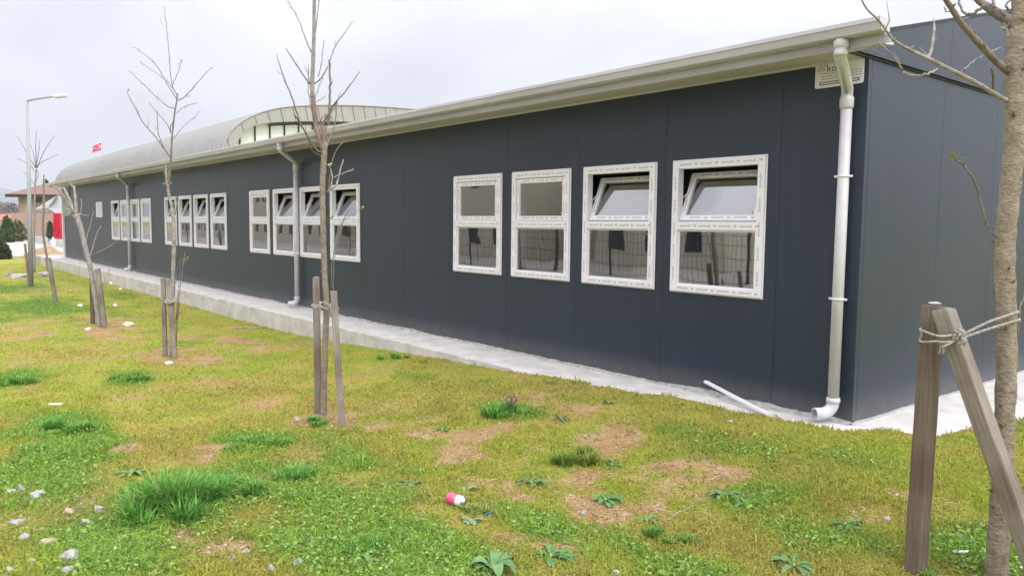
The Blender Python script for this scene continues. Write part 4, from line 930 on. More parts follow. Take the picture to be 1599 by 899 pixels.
def dpt(px, py): return float((ground_at(px, py)-CAM)@_f)
dsA = dpt(1429, 892)
s1, s1t, s1b = stake((1429,893), (1457,478), dsA, dsA+.02, .088, .088, YV+.55, 'upright brown timber stake at the right of the lawn', 'wood_warm', bevel_top=.002)
dsB = dsA-.10
s2, s2t, s2b = stake((1636,935), (1474,486), dA-.26, dsB, .088, .088, YV+.55, 'brown timber stake leaning sharply in front of the thick trunk', 'wood_grey', bevel_top=-.012)
chp = MB(); c0 = at(1460, 473.5, dsA+.02); chp.blob(c0, (.03, .03, .008), 3, .1, 2); tag(chp.build('wood_chip', M['stone']), 'small pale chip lying on top of the upright brown stake', 'wood chip')
stake((497,643), (493.5,434), dpt(497,645), dpt(497,645), .068, .068, YV+.3, 'grey round topped stake left of the reddish slender tree', 'wood_grey', round_top=True)
stake((534,664), (521,455), dpt(533,665), dpt(533,665)+.1, .062, .055, YV+.2, 'grey leaning stake right of the reddish slender tree', 'wood_grey')
stake((258,555), (254.5,435), dpt(258,556), dpt(258,556), .058, .058, YV+.2, 'grey upright stake left of the tall thin tree', 'wood_grey', round_top=True)
stake((273,560), (263,437), dpt(272,560), dpt(272,560)+.1, .07, .06, YV+.3, 'grey slanting stake touching the tall thin tree', 'wood_grey')
stake((145,503), (143,424), dpt(145,505), dpt(145,505), .07, .06, YV, 'dark stake hidden behind the leaning pale tree', 'wood_warm')
stake((164,512), (152,420), dpt(163,512), dpt(163,512), .085, .06, YV+.1, 'light grey stake right of the leaning pale tree', 'wood_grey')
stake((87,471), (76,403), dpt(86,472), dpt(86,472), .085, .07, YV, 'grey stake tied beside the thin crooked tree', 'wood_grey')
stake((45.5,447), (39,381), dpt(45.5,448), dpt(45.5,448), .055, .05, YV, 'thin black stake leaning against the street lamp', 'bark_red')
stake((74.5,424), (72,402), dpt(74.5,425), dpt(74.5,425), .06, .05, YV, 'short dark stake far behind the thin crooked tree', 'bark_red')

# rope ties ------------------------------------------------------------------
def strand(mb, pts, r, per=6, tw=0., ph=0.):
    q = catmull([np.array(p) for p in pts], per); out = []
    for i, p in enumerate(q): out.append(p+np.array([0, 0, tw*math.sin(i*1.4+ph)])+_r*tw*math.cos(i*1.4+ph)*.3)
    mb.tube(out, r, 7)
mb = MB(); d1 = dsA-.075; d2 = dsB-.07
for (l, m1, m2, e) in (((1437,514),(1463,524),(1480,524),(1497,521)), ((1436,531),(1462,533),(1478,534),(1497,528))):
    strand(mb, [at(l[0]+2, l[1]-2, d1+.12), at(*l, d1+.05), at(l[0]+6, l[1]+3, d1), at(*m1, d2-.0), at(*m2, d2), at(*e, d2+.02)], .0055)
strand(mb, [at(1437,515,d1+.04), at(1439,522,d1+.03), at(1436,530,d1+.04)], .005)
for k, (a, b_, c_) in enumerate((((1503,522),(1545,502),(1590,487)), ((1503,527),(1548,512),(1592,499)))):
    for ph in (0, 3.14): strand(mb, [at(*a, d2+.02), at(a[0]*.6+b_[0]*.4, a[1]*.6+b_[1]*.4, (d2*.7+dA*.3)), at(*b_, dA-.06), at(b_[0]*.45+c_[0]*.55, b_[1]*.45+c_[1]*.55, dA-.062), at(c_[0]-4, c_[1]+1, dA-.045), at(*c_, dA+.0), at(c_[0]-8, c_[1]+1, dA+.055), at(c_[0]-26, c_[1]+2, dA+.055)], .0045, 8, .0035, ph)
rk = random.Random(2)
for k in range(9):
    c0 = at(1500+rk.uniform(-6, 5), 521+rk.uniform(-5, 9), d2-.005); a = [c0+np.array([rk.uniform(-.02,.02), rk.uniform(-.02,.02), rk.uniform(-.02,.015)]) for _ in range(4)]; strand(mb, a, .005, 5)
for k in range(6):
    c0 = at(1502+rk.uniform(-3, 6), 530, d2-.0); strand(mb, [c0, c0+np.array([.004, .002, -.03]), c0+np.array([rk.uniform(-.01,.02), 0, -.06-rk.random()*.03])], .0022, 5)
for k in range(4):
    c0 = at(1473+rk.uniform(-5, 3), 536, d2); strand(mb, [c0, c0+np.array([.0, .002, -.02]), c0+np.array([rk.uniform(-.01,.01), 0, -.05])], .002, 5)
strand(mb, [at(1470,542,d2), at(1482,537,d2-.005), at(1492,530,d2)], .005)
tag(mb.build('rope', M['rope']), 'grey rope lashing the crossed brown stakes to the thick trunk', 'rope')
mb = MB(); d = dB-.06
strand(mb, [at(486,477,d-.0), at(493,480,d-.03), at(500,478,d-.02), at(506,481,d-.04), at(513,482,d-.05)], .007); strand(mb, [at(487,475,d), at(496,477,d-.03), at(504,472,d), at(512,476,d-.04), at(516,486,d)], .006)
strand(mb, [at(516,480,d+.1), at(522,478,d), at(529,482,d+.02)], .007); strand(mb, [at(500,470,d), at(501,484,d-.02)], .008); strand(mb, [at(515,474,d-.02), at(517,488,d-.02), at(516,494,d)], .008)
tag(mb.build('rope', M['rope']), 'pale rope tying the reddish slender tree to its two stakes', 'rope')
mb = MB(); d = dC-.06; strand(mb, [at(257.5,471,d), at(263,473,d-.03), at(270,471,d), at(273,466,d+.05)], .014); strand(mb, [at(258,468,d+.02), at(264,470,d-.03), at(269,472,d)], .012)
tag(mb.build('rope', M['rope']), 'pale rope round the slanting stake of the tall thin tree', 'rope')

# ------------------------------------------------------------------ small things on the ground
def stone(px, py, wpx, hpx, label, m_='stone', seed=1, cat='stone', name='stone'):
    p = ground_at(px, py); d = float((p-CAM)@_f); w = wpx/FOC*d*.5; h = hpx/FOC*d*.6
    if name == 'stone': w *= 1.15; h *= 1.25
    mb = MB(); mb.blob((0,0,0), (w, w*.7, h), seed, .22, 2); o = mb.build(name, M[m_]); o.location = (p[0], p[1], p[2]+h*.45); o.rotation_euler = (rad(seed*7 % 15), 0, YAW+rad(seed*37 % 50-25)); tag(o, label, cat)
    return o
stone(110,876,30,16,'largest pale grey stone in the lower left corner','stone',3); stone(105,895,20,11,'grey stone half cut off just below the largest pale stone','stone',4)
stone(59,777,20,12,'white stone above the smaller left edge stones','stone',5); stone(33,767,10,11,'small white upright stone left of the white stone','stone',6)
stone(18,769,14,6,'flat grey stone at the left edge beside the small upright stone','stone',7); stone(27,818,18,8,'pale flat stone near the left edge','stone',8)
stone(38,842,18,9,'grey flat stone above a long pale stone','stone',9); stone(74,849,26,8,'long pale stone with a brown edge','stone_tan',10)
stone(154,797,14,8,'small round pale stone above a low grey stone','stone',11); stone(133,818,13,9,'low grey stone under the small round pale stone','stone',12)
stone(108,801,16,8,'tan flat stone among the weeds at left','stone_tan',13); stone(181,865,7,12,'small bright white stone standing in the grass','plastic',14)
stone(16,895,14,10,'grey stone at the very bottom left corner','stone',15); stone(50,880,16,8,'dull grey stone left of the largest pale stone','stone',16)
stone(385,866,11,9,'rounded blue grey pebble on the bare strip','stone',17); stone(466,881,15,9,'blue grey stone at the bottom left of centre','stone',18); stone(424,892,10,12,'pale narrow stone at the bottom edge','stone',19)
stone(362,875,14,8,'pale crumbly stone left of the rounded pebble','stone',20); stone(243,890,14,7,'reddish brick fragment at the bottom edge','brick',21, 'brick')
stone(464,658,11,8,'small tan stone at the foot of the slender reddish tree','stone_tan',22); stone(1040,617,14,5,'flat orange brown brick chip at the edge of the walkway','stone_tan',23,'brick')
stone(1385,812,10,6,'pale blue grey pebble left of the upright brown stake','stone',24); stone(911,803,9,7,'tiny pale pebble below the broad leaved weed','stone',25); stone(962,895,12,6,'small pale pebble at the bottom edge','stone',26)
stone(137,515,9,4,'flat white scrap left of the leaning pale tree','plastic',27,'scrap','litter_scrap'); stone(201,508,17,7,'larger white plastic scrap right of the leaning pale tree','plastic',28,'scrap','litter_scrap'); stone(125,478,10,4,'flat white scrap on the lawn beyond the leaning tree','plastic',29,'scrap','litter_scrap')
stone(180,478,7,5,'small white block on the lawn beyond the leaning tree','plastic',30,'scrap','litter_scrap'); stone(264,568,13,5,'white scrap at the foot of the tall thin tree','plastic',31,'scrap','litter_scrap'); stone(175,444,8,5,'white scrap with a dark spot beside the walkway','plastic',32,'scrap','litter_scrap')
stone(147,432,7,12,'white bag leaning on the walkway behind the leaning tree','plastic',33,'bag','plastic_bag'); stone(30,434,26,7,'pale broken rubble piece beside the black stake','stone',34,'rubble'); stone(68,431,14,7,'pale broken rubble piece right of the street lamp','stone',35,'rubble'); stone(13,431,8,7,'pale broken rubble piece at the left edge','stone',36,'rubble'); stone(92,409,12,5,'dark rubble piece on the walkway end','brick',37,'rubble')
stone(1230,649,12,4,'thin white scrap on the grass below the leaning strip','plastic',38,'scrap','litter_scrap'); stone(188,452,4,3,'tiny pale scrap beside the walkway plinth','plastic',39,'scrap','litter_scrap')
stone(166,512,5,4,'tiny tan stone in the soil right of the leaning tree','stone_tan',41); stone(118,508,5,4,'tiny tan stone in the soil left of the leaning tree','stone_tan',42); stone(1140,659,10,3,'thin pale chip lying in grass below the walkway','stone',43)
stone(1332,652,14,10,'lump of white mortar at the corner of the building','stone',44,'mortar','mortar_lump'); stone(1318,662,10,6,'smaller lump of white mortar in front of the corner','stone',45,'mortar','mortar_lump')
# flat strips
def strip(p0, p1, w, t, label, name, m_, cat, lift=0):
    a = np.array(p0); b_ = np.array(p1); d = b_-a; s_ = np.cross(d, [0,0,1]); s_ /= np.linalg.norm(s_); s_ = s_*w/2; n_ = np.cross(s_, d); n_ /= np.linalg.norm(n_); n_ = n_*t*(1 if n_[2] > 0 else -1)
    mb = MB(); v_ = [a-s_, a+s_, b_+s_, b_-s_]; mb.add([tuple(q) for q in v_]+[tuple(q+n_) for q in v_], [(0,3,2,1),(4,5,6,7),(0,1,5,4),(1,2,6,5),(2,3,7,6),(3,0,4,7)])
    return tag(mb.build(name, M[m_], None, .002), label, cat)
pa = hit(1101, 597, 1, -.012); pb_ = hit(1197, 650, 1, -.33); pb_[2] = .012
strip(pa, pb_, .034, .022, 'white plastic strip leaning against the wall base near the corner', 'plastic_strip', 'white', 'strip')
p0, p1 = ground_at(78, 649), ground_at(97, 649); strip(p0+np.array([0,0,.1]), p1+np.array([0,0,.1]), .03, .012, 'thin white strip resting on the long grass at left', 'plastic_strip', 'plastic', 'strip')
p0, p1 = ground_at(1488, 868), ground_at(1519, 871); strip(p0+np.array([0,0,.02]), p1+np.array([0,0,.03]), .02, .008, 'short pale stick in the grass between stake and trunk', 'stick', 'plastic', 'stick')
p0, p1 = ground_at(1592, 893), ground_at(1612, 895); strip(p0+np.array([0,0,.02]), p1+np.array([0,0,.03]), .02, .008, 'short white stick at the bottom right corner', 'stick', 'plastic', 'stick')
mb = MB(); pts = [ground_at(*q)+np.array([0,0,.012]) for q in ((365,514),(372,513),(385,512.5),(398,513.5),(412,512),(420,510.5),(428,512))]; mb.tube(catmull(pts, 4), .014, 7); tag(mb.build('fallen_branch', M['bark_pale']), 'pale fallen branch on the bare strip by the walkway plinth', 'branch')
mb = MB(); pts = [ground_at(*q)+np.array([0,0,.008]) for q in ((1016,812),(1030,813),(1045,812),(1058,802),(1072,797),(1082,791))]; mb.tube(catmull(pts, 4), .004, 6); tag(mb.build('dry_stem', M['bark_pale']), 'thin curved dry stem on the bare soil right of the broad leaved weed', 'stem')
mb = MB(); pts = [ground_at(*q)+np.array([0,0,.01]) for q in ((456,848),(468,845),(480,846),(492,838),(500,836))]; mb.tube(catmull(pts, 4), .006, 6); tag(mb.build('twig', M['bark_twig']), 'dark twig lying in the green weeds at lower centre left', 'twig')
# drinks can
pc_ = ground_at(712, 789); ca = empty('drink_can', tuple(pc_), 'crushed pink and white drinks can lying on the bare soil', 'can')
axd = (_r*.85-_f*.45); axd[2] = -.10; axd /= np.linalg.norm(axd); c0 = pc_+np.array([0,0,.036])
mb = MB(); q = [c0+axd*t for t in (-.062, -.056, -.05, -.02, .008)]; mb.tube(q, [.022, .028, .033, .032, .033], 20, cap=True); mb.build('body', M['canred'], ca)
mb = MB(); q = [c0+axd*t for t in (.008, .03, .048)]; mb.tube(q, [.0331, .032, .033], 20, cap=False); mb.build('white_band', M['plastic'], ca)
mb = MB(); q = [c0+axd*t for t in (.048, .056, .060, .061, .057)]; mb.tube(q, [.033, .028, .027, .025, .024], 20, cap=True); mb.build('rim', M['metal'], ca)
p0 = ground_at(762, 803); mb = MB(); mb.blob((p0[0], p0[1], p0[2]+.012), (.03, .02, .008), 5, .3, 2); tag(mb.build('litter_scrap', mat('blue_wrapper', (.05,.16,.22), .4)), 'small crumpled blue wrapper right of the drinks can', 'wrapper')

# ------------------------------------------------------------------ grass, weeds
M['blade'] = attr_mat('grass_blade', .6, trans=.25)
def mesh_tris(name, V, F, Cc, m_):
    me = bpy.data.meshes.new(name); me.vertices.add(len(V)); me.vertices.foreach_set('co', V.ravel().astype(np.float32)); set_faces(me, F)
    a = me.color_attributes.new('Col', 'FLOAT_COLOR', 'POINT'); a.data.foreach_set('color', np.c_[Cc, np.ones(len(Cc))].ravel().astype(np.float32)); me.materials.append(m_)
    me.polygons.foreach_set('use_smooth', np.zeros(len(F), bool)); return me
def unproject(n_, x0, x1, y0, y1, seed):
    r = np.random.default_rng(seed); px = r.uniform(x0, x1, n_); py = r.uniform(y0, y1, n_)
    D_ = _f[None]+_r[None]*((px-799.5)/FOC)[:,None]+_u[None]*((449.5-py)/FOC)[:,None]; z = np.full(n_, -.15); ok = D_[:,2] < -.004
    D_ = D_[ok]; z = z[ok]
    for _ in range(6):
        t = (z-CAM[2])/D_[:,2]; P_ = CAM+D_*t[:,None]; zz = zg(P_[:,0], P_[:,1]); z = np.where(on_slab(P_[:,0], P_[:,1]), .01, zz)
    t = (z-CAM[2])/D_[:,2]; P_ = CAM+D_*t[:,None]; P_[:,2] = zg(P_[:,0], P_[:,1]); return P_, t
def blades(P_, L_, Wd, lean, C_, seed, fold=True):
    r = np.random.default_rng(seed); n_ = len(P_); a = r.uniform(0, 2*np.pi, n_); d = np.stack([np.cos(a), np.sin(a), np.zeros(n_)], 1); b = r.uniform(0, 2*np.pi, n_); s_ = np.stack([np.cos(b), np.sin(b), np.zeros(n_)], 1)*Wd[:,None]
    up = np.array([0,0,1.]); m_ = P_+up*(L_*.6)[:,None]+d*(L_*lean*.35)[:,None]; t = P_+up*(L_*(1-.35*lean))[:,None]+d*(L_*lean)[:,None]
    V = np.stack([P_-s_-up*.004, P_+s_-up*.004, m_+s_*.7, t, m_-s_*.7], 1).reshape(-1, 3)
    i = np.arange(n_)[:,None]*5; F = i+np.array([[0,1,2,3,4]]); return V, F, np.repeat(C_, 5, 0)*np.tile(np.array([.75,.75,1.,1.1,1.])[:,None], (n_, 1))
P_, t = unproject(620000, -140, 1740, 396, 1010, 3)
x, y = P_[:,0], P_[:,1]; so, lu = soil(x, y), lush(x, y); r = np.random.default_rng(5)
th_ = sstep(.55, .72, fbm(x*2.4, y*2.4, 63, 5)); keep = (~on_slab(x, y)) & (r.random(len(x)) > so*.86) & (r.random(len(x)) > th_*.45*(1-lu)) & (x > -36) & (y < 14) & ~((x < SLX) & (y > -.60) & (x < -3.6)) & (P_[:,2] > -.5) & (t < 46)
keep &= ~((x < .0) & (y > -.05))
P_, t, so, lu = P_[keep], t[keep], so[keep], lu[keep]; n_ = len(P_)
hn = fbm(P_[:,0]*1.3, P_[:,1]*1.3, 77, 4)
thin = sstep(.50, .68, fbm(P_[:,0]*2.4, P_[:,1]*2.4, 63, 5)); tall = (r.random(n_) < .05)*r.random(n_)*.05
L_ = (.008+.020*r.random(n_)**1.5+.034*lu*r.random(n_)**1.3+.03*np.maximum(0, hn-.5)*2+tall*(t < 9))*(1-.4*so)*(1-.35*thin)
Wd = np.clip(.0011*t**.75, .0013, .02)*(.7+.6*r.random(n_)); lean = r.uniform(.2, 1.3, n_)
oliv = np.array([.39,.48,.060]); yel = np.array([.50,.42,.14]); gre = np.array([.25,.44,.07]); dry = np.array([.42,.33,.17]); dk = np.array([.06,.14,.03])
k1 = np.clip(fbm(P_[:,0]*2, P_[:,1]*2, 51, 4)*1.3-.25, 0, 1)[:,None]
k0_ = sstep(.40, .66, fbm(P_[:,0]*.8+3, P_[:,1]*1.1, 53, 5))[:,None]; k1 = np.clip(k1*.7+k0_*.55+.3*thin[:,None], 0, 1); brn = np.array([.52,.31,.12])
C_ = oliv*(1-k1*.75)+(yel*.55+brn*.45)*k1*.75; C_ = C_*(1-lu[:,None])+(gre*(1-.3*k1)+oliv*.3*k1)*lu[:,None]
q = r.random(n_)[:,None]; far_ = np.clip(t/9, 0, 1)[:,None]; C_ = np.where(q < .07*(1-far_)+.01, dry, C_); C_ = np.where(q > .88+.10*far_, C_*.4+dk*.6, C_); C_ = C_*(1+(.55-.35*far_)*(r.random((n_, 1))-.5))*np.array([1., 1., 1.])
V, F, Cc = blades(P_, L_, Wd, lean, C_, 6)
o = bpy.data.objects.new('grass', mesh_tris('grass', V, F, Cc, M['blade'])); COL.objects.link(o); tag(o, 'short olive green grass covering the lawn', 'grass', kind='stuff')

# clover and small leaves: flat little leaves in the lush parts
P_, t = unproject(150000, -60, 1660, 560, 960, 13); x, y = P_[:,0], P_[:,1]; so, lu = soil(x, y), lush(x, y)
cl = fbm(x*3.1, y*3.1, 91, 4); r0_ = np.random.default_rng(14); keep = (~on_slab(x, y)) & (r0_.random(len(x)) < .45*sstep(.62, 1.35, lu*.75+cl*.9-so*.5)) & (t < 9); P_, t = P_[keep], t[keep]; n_ = len(P_); r = np.random.default_rng(15)
up = r.normal(size=(n_, 3))*.55+np.array([0,0,1.]); up /= np.linalg.norm(up, axis=1)[:,None]; a = np.cross(up, r.normal(size=(n_, 3))); a /= np.linalg.norm(a, axis=1)[:,None]; b = np.cross(up, a)
s_ = (.004+.010*r.random(n_)**1.5)[:,None]; c0 = P_+np.array([0,0,1.])*(.012+.03*r.random(n_))[:,None]
V = np.stack([c0-a*s_, c0-a*s_*.3+b*s_*.7, c0+a*s_*.7+b*s_*.55, c0+a*s_, c0+a*s_*.5-b*s_*.6, c0-a*s_*.4-b*s_*.6], 1).reshape(-1, 3); F = np.arange(n_*6).reshape(-1, 6)
C_ = (np.array([.20,.33,.075])*(.6+.9*r.random((n_, 1)))+np.array([.05,.03,.02])*r.random((n_, 1))); Cc = np.repeat(C_, 6, 0)
o = bpy.data.objects.new('ground_cover', mesh_tris('ground_cover', V, F, Cc, M['blade'])); COL.objects.link(o); tag(o, 'small leaved green weeds creeping through the grass', 'ground cover', kind='stuff')
# straw and bits on soil
P_, t = unproject(34000, -60, 1660, 500, 960, 23); x, y = P_[:,0], P_[:,1]; so = soil(x, y); r = np.random.default_rng(25); keep = (~on_slab(x, y)) & (r.random(len(x)) < so*.8+.08) & (t < 12); P_, t = P_[keep], t[keep]; n_ = len(P_)
a = r.uniform(0, 6.28, n_); d = np.stack([np.cos(a), np.sin(a), r.uniform(-.1, .3, n_)], 1)*(.010+.035*r.random(n_)**2)[:,None]; s_ = np.stack([-np.sin(a), np.cos(a), r.uniform(-.6, .6, n_)], 1)*(.0010+.0016*r.random(n_))[:,None]; P_ = P_+np.array([0,0,.006])
V = np.stack([P_-d-s_, P_-d+s_, P_+d+s_, P_+d-s_], 1).reshape(-1, 3); F = np.arange(n_*4).reshape(-1, 4); k = r.random((n_, 1)); Cc = np.repeat(np.where(k < .7, np.array([.50,.40,.26]), np.array([.16,.10,.06]))*(.7+.5*r.random((n_, 1))), 4, 0)
o = bpy.data.objects.new('dry_grass', mesh_tris('dry_grass', V, F, Cc, M['blade'])); COL.objects.link(o); tag(o, 'scattered straw and dry bits on the bare soil', 'dry grass', kind='stuff')

P_, t = unproject(26000, -60, 1660, 500, 960, 33); x, y = P_[:,0], P_[:,1]; so = soil(x, y); r = np.random.default_rng(35); keep = (~on_slab(x, y)) & (r.random(len(x)) < so*.55+.02) & (t < 12); P_ = P_[keep]; n_ = len(P_)
s_ = (.003+.011*r.random(n_)**3)[:,None]; oct_ = np.array([[1,0,0],[0,1,0],[-1,0,0],[0,-1,0],[0,0,.8],[0,0,-.5]])
V = (P_[:,None,:]+s_[:,:,None]*oct_[None]*(.6+.8*r.random((n_, 6, 1)))).reshape(-1, 3); F = (np.arange(n_)[:,None,None]*6+np.array([[0,1,4],[1,2,4],[2,3,4],[3,0,4],[1,0,5],[2,1,5],[3,2,5],[0,3,5]])[None]).reshape(-1, 3)
k = r.random((n_, 1)); Cc = np.repeat(np.where(k < .75, np.array([.36,.22,.13]), np.array([.50,.46,.40]))*(.6+.7*r.random((n_, 1))), 6, 0)
o = bpy.data.objects.new('gravel', mesh_tris('gravel', V, F, Cc, attr_mat('soil_clods', .95))); COL.objects.link(o); tag(o, 'small clods and pebbles on the bare soil', 'gravel', kind='stuff')
# long grass tufts
def tuft(px, py, rx, ry, n_, len_, label, seed, ca=(.06,.20,.03), cb=(.22,.46,.08), w=.0052, name='grass_tuft', cat='grass tuft'):
    p0 = ground_at(px, py); r = np.random.default_rng(seed); a = r.uniform(0, 6.28, n_); R_ = np.sqrt(r.random(n_))
    nc = max(5, int(n_/110)); ca_ = r.uniform(0, 6.28, nc); cr_ = np.sqrt(r.random(nc))*.9; ci = r.integers(0, nc, n_); cl_ = r.uniform(.55, 1.15, nc)[ci]; jx = r.normal(size=n_)*.10; jy = r.normal(size=n_)*.10
    lx = (cr_[ci]*np.cos(ca_[ci])*rx+jx*np.hypot(rx, ry)*.9); ly = (cr_[ci]*np.sin(ca_[ci])*ry+jy*np.hypot(rx, ry)*.9); R_ = cr_[ci]; P = np.stack([p0[0]+_r0[0]*lx-_r0[1]*ly, p0[1]+_r0[1]*lx+_r0[0]*ly, np.zeros(n_)], 1); P[:,2] = zg(P[:,0], P[:,1])
    L_ = len_*1.15*(.4+.75*r.random(n_))*(1-.3*R_)*cl_; az = np.arctan2(jy, jx)+YAW+r.normal(size=n_)*.9; d = np.stack([np.cos(az), np.sin(az), np.zeros(n_)], 1)
    s_ = np.stack([-np.sin(az), np.cos(az), np.zeros(n_)], 1); seg = 5; V = []; bend = .3+.9*r.random(n_)
    for k in range(seg):
        t_ = k/(seg-1); ang = bend*t_*1.5; h_ = L_*t_*(1-.38*bend*t_); o_ = L_*bend*t_*t_*.85; wd = w*(1-t_**1.5)*(.7+.6*r.random(n_)) if k else w*np.ones(n_)*.8
        c_ = P+d*o_[:,None]+np.array([0,0,1.])*(h_-.004*(k == 0))[:,None]
        if k == seg-1: V.append(c_)
        else: V += [c_-s_*wd[:,None], c_+s_*wd[:,None]]
    V = np.stack(V, 1); nv = V.shape[1]; V = V.reshape(-1, 3); i = np.arange(n_)[:,None]*nv
    F4 = np.concatenate([i+np.array([[2*k, 2*k+1, 2*k+3, 2*k+2]]) for k in range(seg-2)]); F3 = i+np.array([[2*(seg-2), 2*(seg-2)+1, nv-1]]); F = np.concatenate([F4, np.c_[F3, F3[:,2]]])
    me = bpy.data.meshes.new(name); me.vertices.add(len(V)); me.vertices.foreach_set('co', V.ravel().astype(np.float32))
    loops = np.concatenate([F4.ravel(), F3.ravel()]).astype(np.int32); me.loops.add(len(loops)); me.loops.foreach_set('vertex_index', loops); me.polygons.add(len(F4)+len(F3))
    me.polygons.foreach_set('loop_start', np.concatenate([np.arange(len(F4))*4, len(F4)*4+np.arange(len(F3))*3]).astype(np.int32)); me.polygons.foreach_set('loop_total', np.concatenate([np.full(len(F4), 4), np.full(len(F3), 3)]).astype(np.int32)); me.update(calc_edges=True)
    ca, cb = np.array(ca), np.array(cb); k_ = r.random((n_, 1))**1.4; C_ = ca*(1-k_)+cb*k_*1.15; C_ = np.where(r.random((n_, 1)) < .05, np.array([.38,.34,.16]), C_); Cc = np.repeat(C_, nv, 0)
    at_ = me.color_attributes.new('Col', 'FLOAT_COLOR', 'POINT'); at_.data.foreach_set('color', np.c_[Cc, np.ones(len(Cc))].ravel().astype(np.float32)); me.materials.append(M['blade'])
    o = bpy.data.objects.new(name, me); COL.objects.link(o); tag(o, label, cat, 'tufts of long grass on the lawn')
tuft(272,792,.25,.34,2100,.25,'largest dark green tuft of long grass at lower left',1)
tuft(375,768,.20,.20,700,.14,'bright green spread of long grass touching the largest tuft',2,cb=(.22,.42,.08))
tuft(450,745,.16,.16,600,.09,'dark green clump right of the bright green spread',3)
tuft(92,672,.26,.2,750,.15,'wide dark green tuft under the thin white strip',4)
tuft(105,705,.3,.20,900,.07,'low broad green clump in front of the wide dark tuft',5,cb=(.24,.38,.08))
tuft(20,598,.26,.18,700,.13,'dark tuft at the left edge of the mid lawn',6)
tuft(203,592,.26,.16,700,.11,'small bright green tuft in front of the tall thin tree',7,cb=(.24,.42,.08))
tuft(790,648,.26,.14,800,.12,'dark green tuft with a dead brown plant in mid lawn',8)
tuft(900,722,.22,.14,650,.12,'yellow green tuft on the bare soil',9,ca=(.12,.20,.03),cb=(.26,.34,.06))
tuft(495,662,.18,.12,500,.08,'leafy clump at the foot of the slender reddish tree',10)
tuft(410,690,.26,.2,900,.07,'low dark green clump left of the slender tree base',11)
tuft(1045,838,.18,.12,500,.08,'fresh green tuft at the lower centre right',12,cb=(.14,.30,.04))
tuft(600,845,.3,.2,900,.08,'dark green grassy clump at lower centre',13); tuft(1290,690,.2,.12,300,.05,'short green tuft below the corner of the building',14,cb=(.18,.30,.05))
tuft(615,560,.2,.1,250,.10,'dark weedy tuft against the walkway plinth',15)
tuft(1440,897,.14,.06,160,.06,'thin grass around the foot of the upright brown stake',16,cb=(.30,.38,.10)); tuft(1556,890,.10,.08,160,.07,'grass around the foot of the thick trunk',17,cb=(.28,.38,.10))
tuft(1240,655,.25,.06,200,.05,'short grass fringe under the leaning white strip',18,ca=(.18,.24,.05),cb=(.36,.40,.10)); tuft(905,598,.35,.06,220,.05,'short grass fringe where the lawn meets the walkway',19,ca=(.18,.24,.05),cb=(.34,.40,.09))
tuft(1500,675,.3,.08,200,.06,'short grass fringe right of the upright brown stake by the walkway',20,ca=(.18,.24,.05),cb=(.34,.40,.09)); tuft(745,800,.12,.08,160,.06,'ragged grass beside the blue wrapper',21,ca=(.14,.22,.05),cb=(.36,.38,.12))
# dead plant
mb = MB(); p0 = ground_at(797, 640); rk = random.Random(4)
for k in range(26):
    a = rk.uniform(0, 6.28); L1 = rk.uniform(.06, .15); e = p0+np.array([math.cos(a)*L1*.6, math.sin(a)*L1*.6, L1]); mb.tube([p0, (p0+e)/2+np.array([0,0,.01]), e], [.003, .0025, .001], 5); mb.blob(e, .009, k, .4, 1)
tag(mb.build('dead_plant', M['bark_red']), 'dead brown seed head plant inside the mid lawn tuft', 'plant')

# broad leaved weeds
def weed(px, py, n_, len_, wid, label, seed, col=(.10,.22,.05), lobed=True, up=.35, col2=None):
    len_ *= .85; n_ = int(n_*1.25); p0 = ground_at(px, py); rk = random.Random(seed); e = empty('broad_leaf_weed', tuple(p0), label, 'weed', 'broad leaved weeds in the lawn')
    for m_i in range(1):
        mb = MB()
        for k in range(int(n_*1.6)):
            a = 2*math.pi*k/n_+rk.uniform(-.5, .5); L_ = len_*rk.uniform(.4, 1.15); curl = rk.uniform(-.5, .5); W_ = wid*rk.uniform(.55, 1.)*(L_/len_); ue = up*rk.uniform(.4, 1.5); d = np.array([math.cos(a), math.sin(a), 0]); s_ = np.array([-math.sin(a), math.cos(a), 0]); ns = 12; vs = []
            for i in range(ns+1):
                t_ = i/ns; prof = math.sin(math.pi*min(1, t_*.92+.04))**.8*(.35+.65*t_)
                if lobed: prof *= (1.0 if i % 2 else .62)
                if i == 0: prof = .08
                if i == ns: prof = .05
                c_ = p0+s_*L_*curl*t_*t_*.5+d*L_*(t_-.12*ue*t_*t_)+np.array([0,0,1])*L_*(ue*t_*(1.15-t_)*1.3+.03)
                w_ = W_*prof; lift = np.array([0,0,.35*w_]); wob = np.array([0,0,rk.uniform(-.003,.003)]); vs += [tuple(c_-s_*w_+lift+wob), tuple(c_), tuple(c_+s_*w_+lift-wob)]
            mb.add(vs, [f_ for i in range(ns) for f_ in ((i*3, i*3+1, i*3+4, i*3+3), (i*3+1, i*3+2, i*3+5, i*3+4))], True)
        col = tuple(min(1, c*1.25+.01) for c in col); lm = mat('weed_leaf', col, .6, col2=col2 or tuple(c*.6 for c in col), vscale=14, bump=.3, bscale=60)
        mb.build('leaf_rosette', lm, e)
    MB().tube([tuple(p0-np.array([0,0,.01])), tuple(p0+np.array([0,0,.02]))], [.008, .005], 6).build('stem', M['leafgreen'], e)
weed(945,782,11,.13,.032,'glossy broad leaved weed on bare soil at lower centre right',1,(.07,.20,.045))
weed(770,893,10,.16,.055,'large pale grey green dock plant at the bottom edge',2,(.13,.24,.08),False,.7,(.07,.16,.045))
weed(735,815,6,.10,.04,'small grey green weed just below the drinks can',3,(.16,.24,.13),False)
weed(725,768,7,.10,.035,'flat grey green weed just above the drinks can',4,(.18,.27,.15),False)
weed(830,755,12,.13,.02,'feathery green weed upper right of the can',5,(.09,.18,.05))
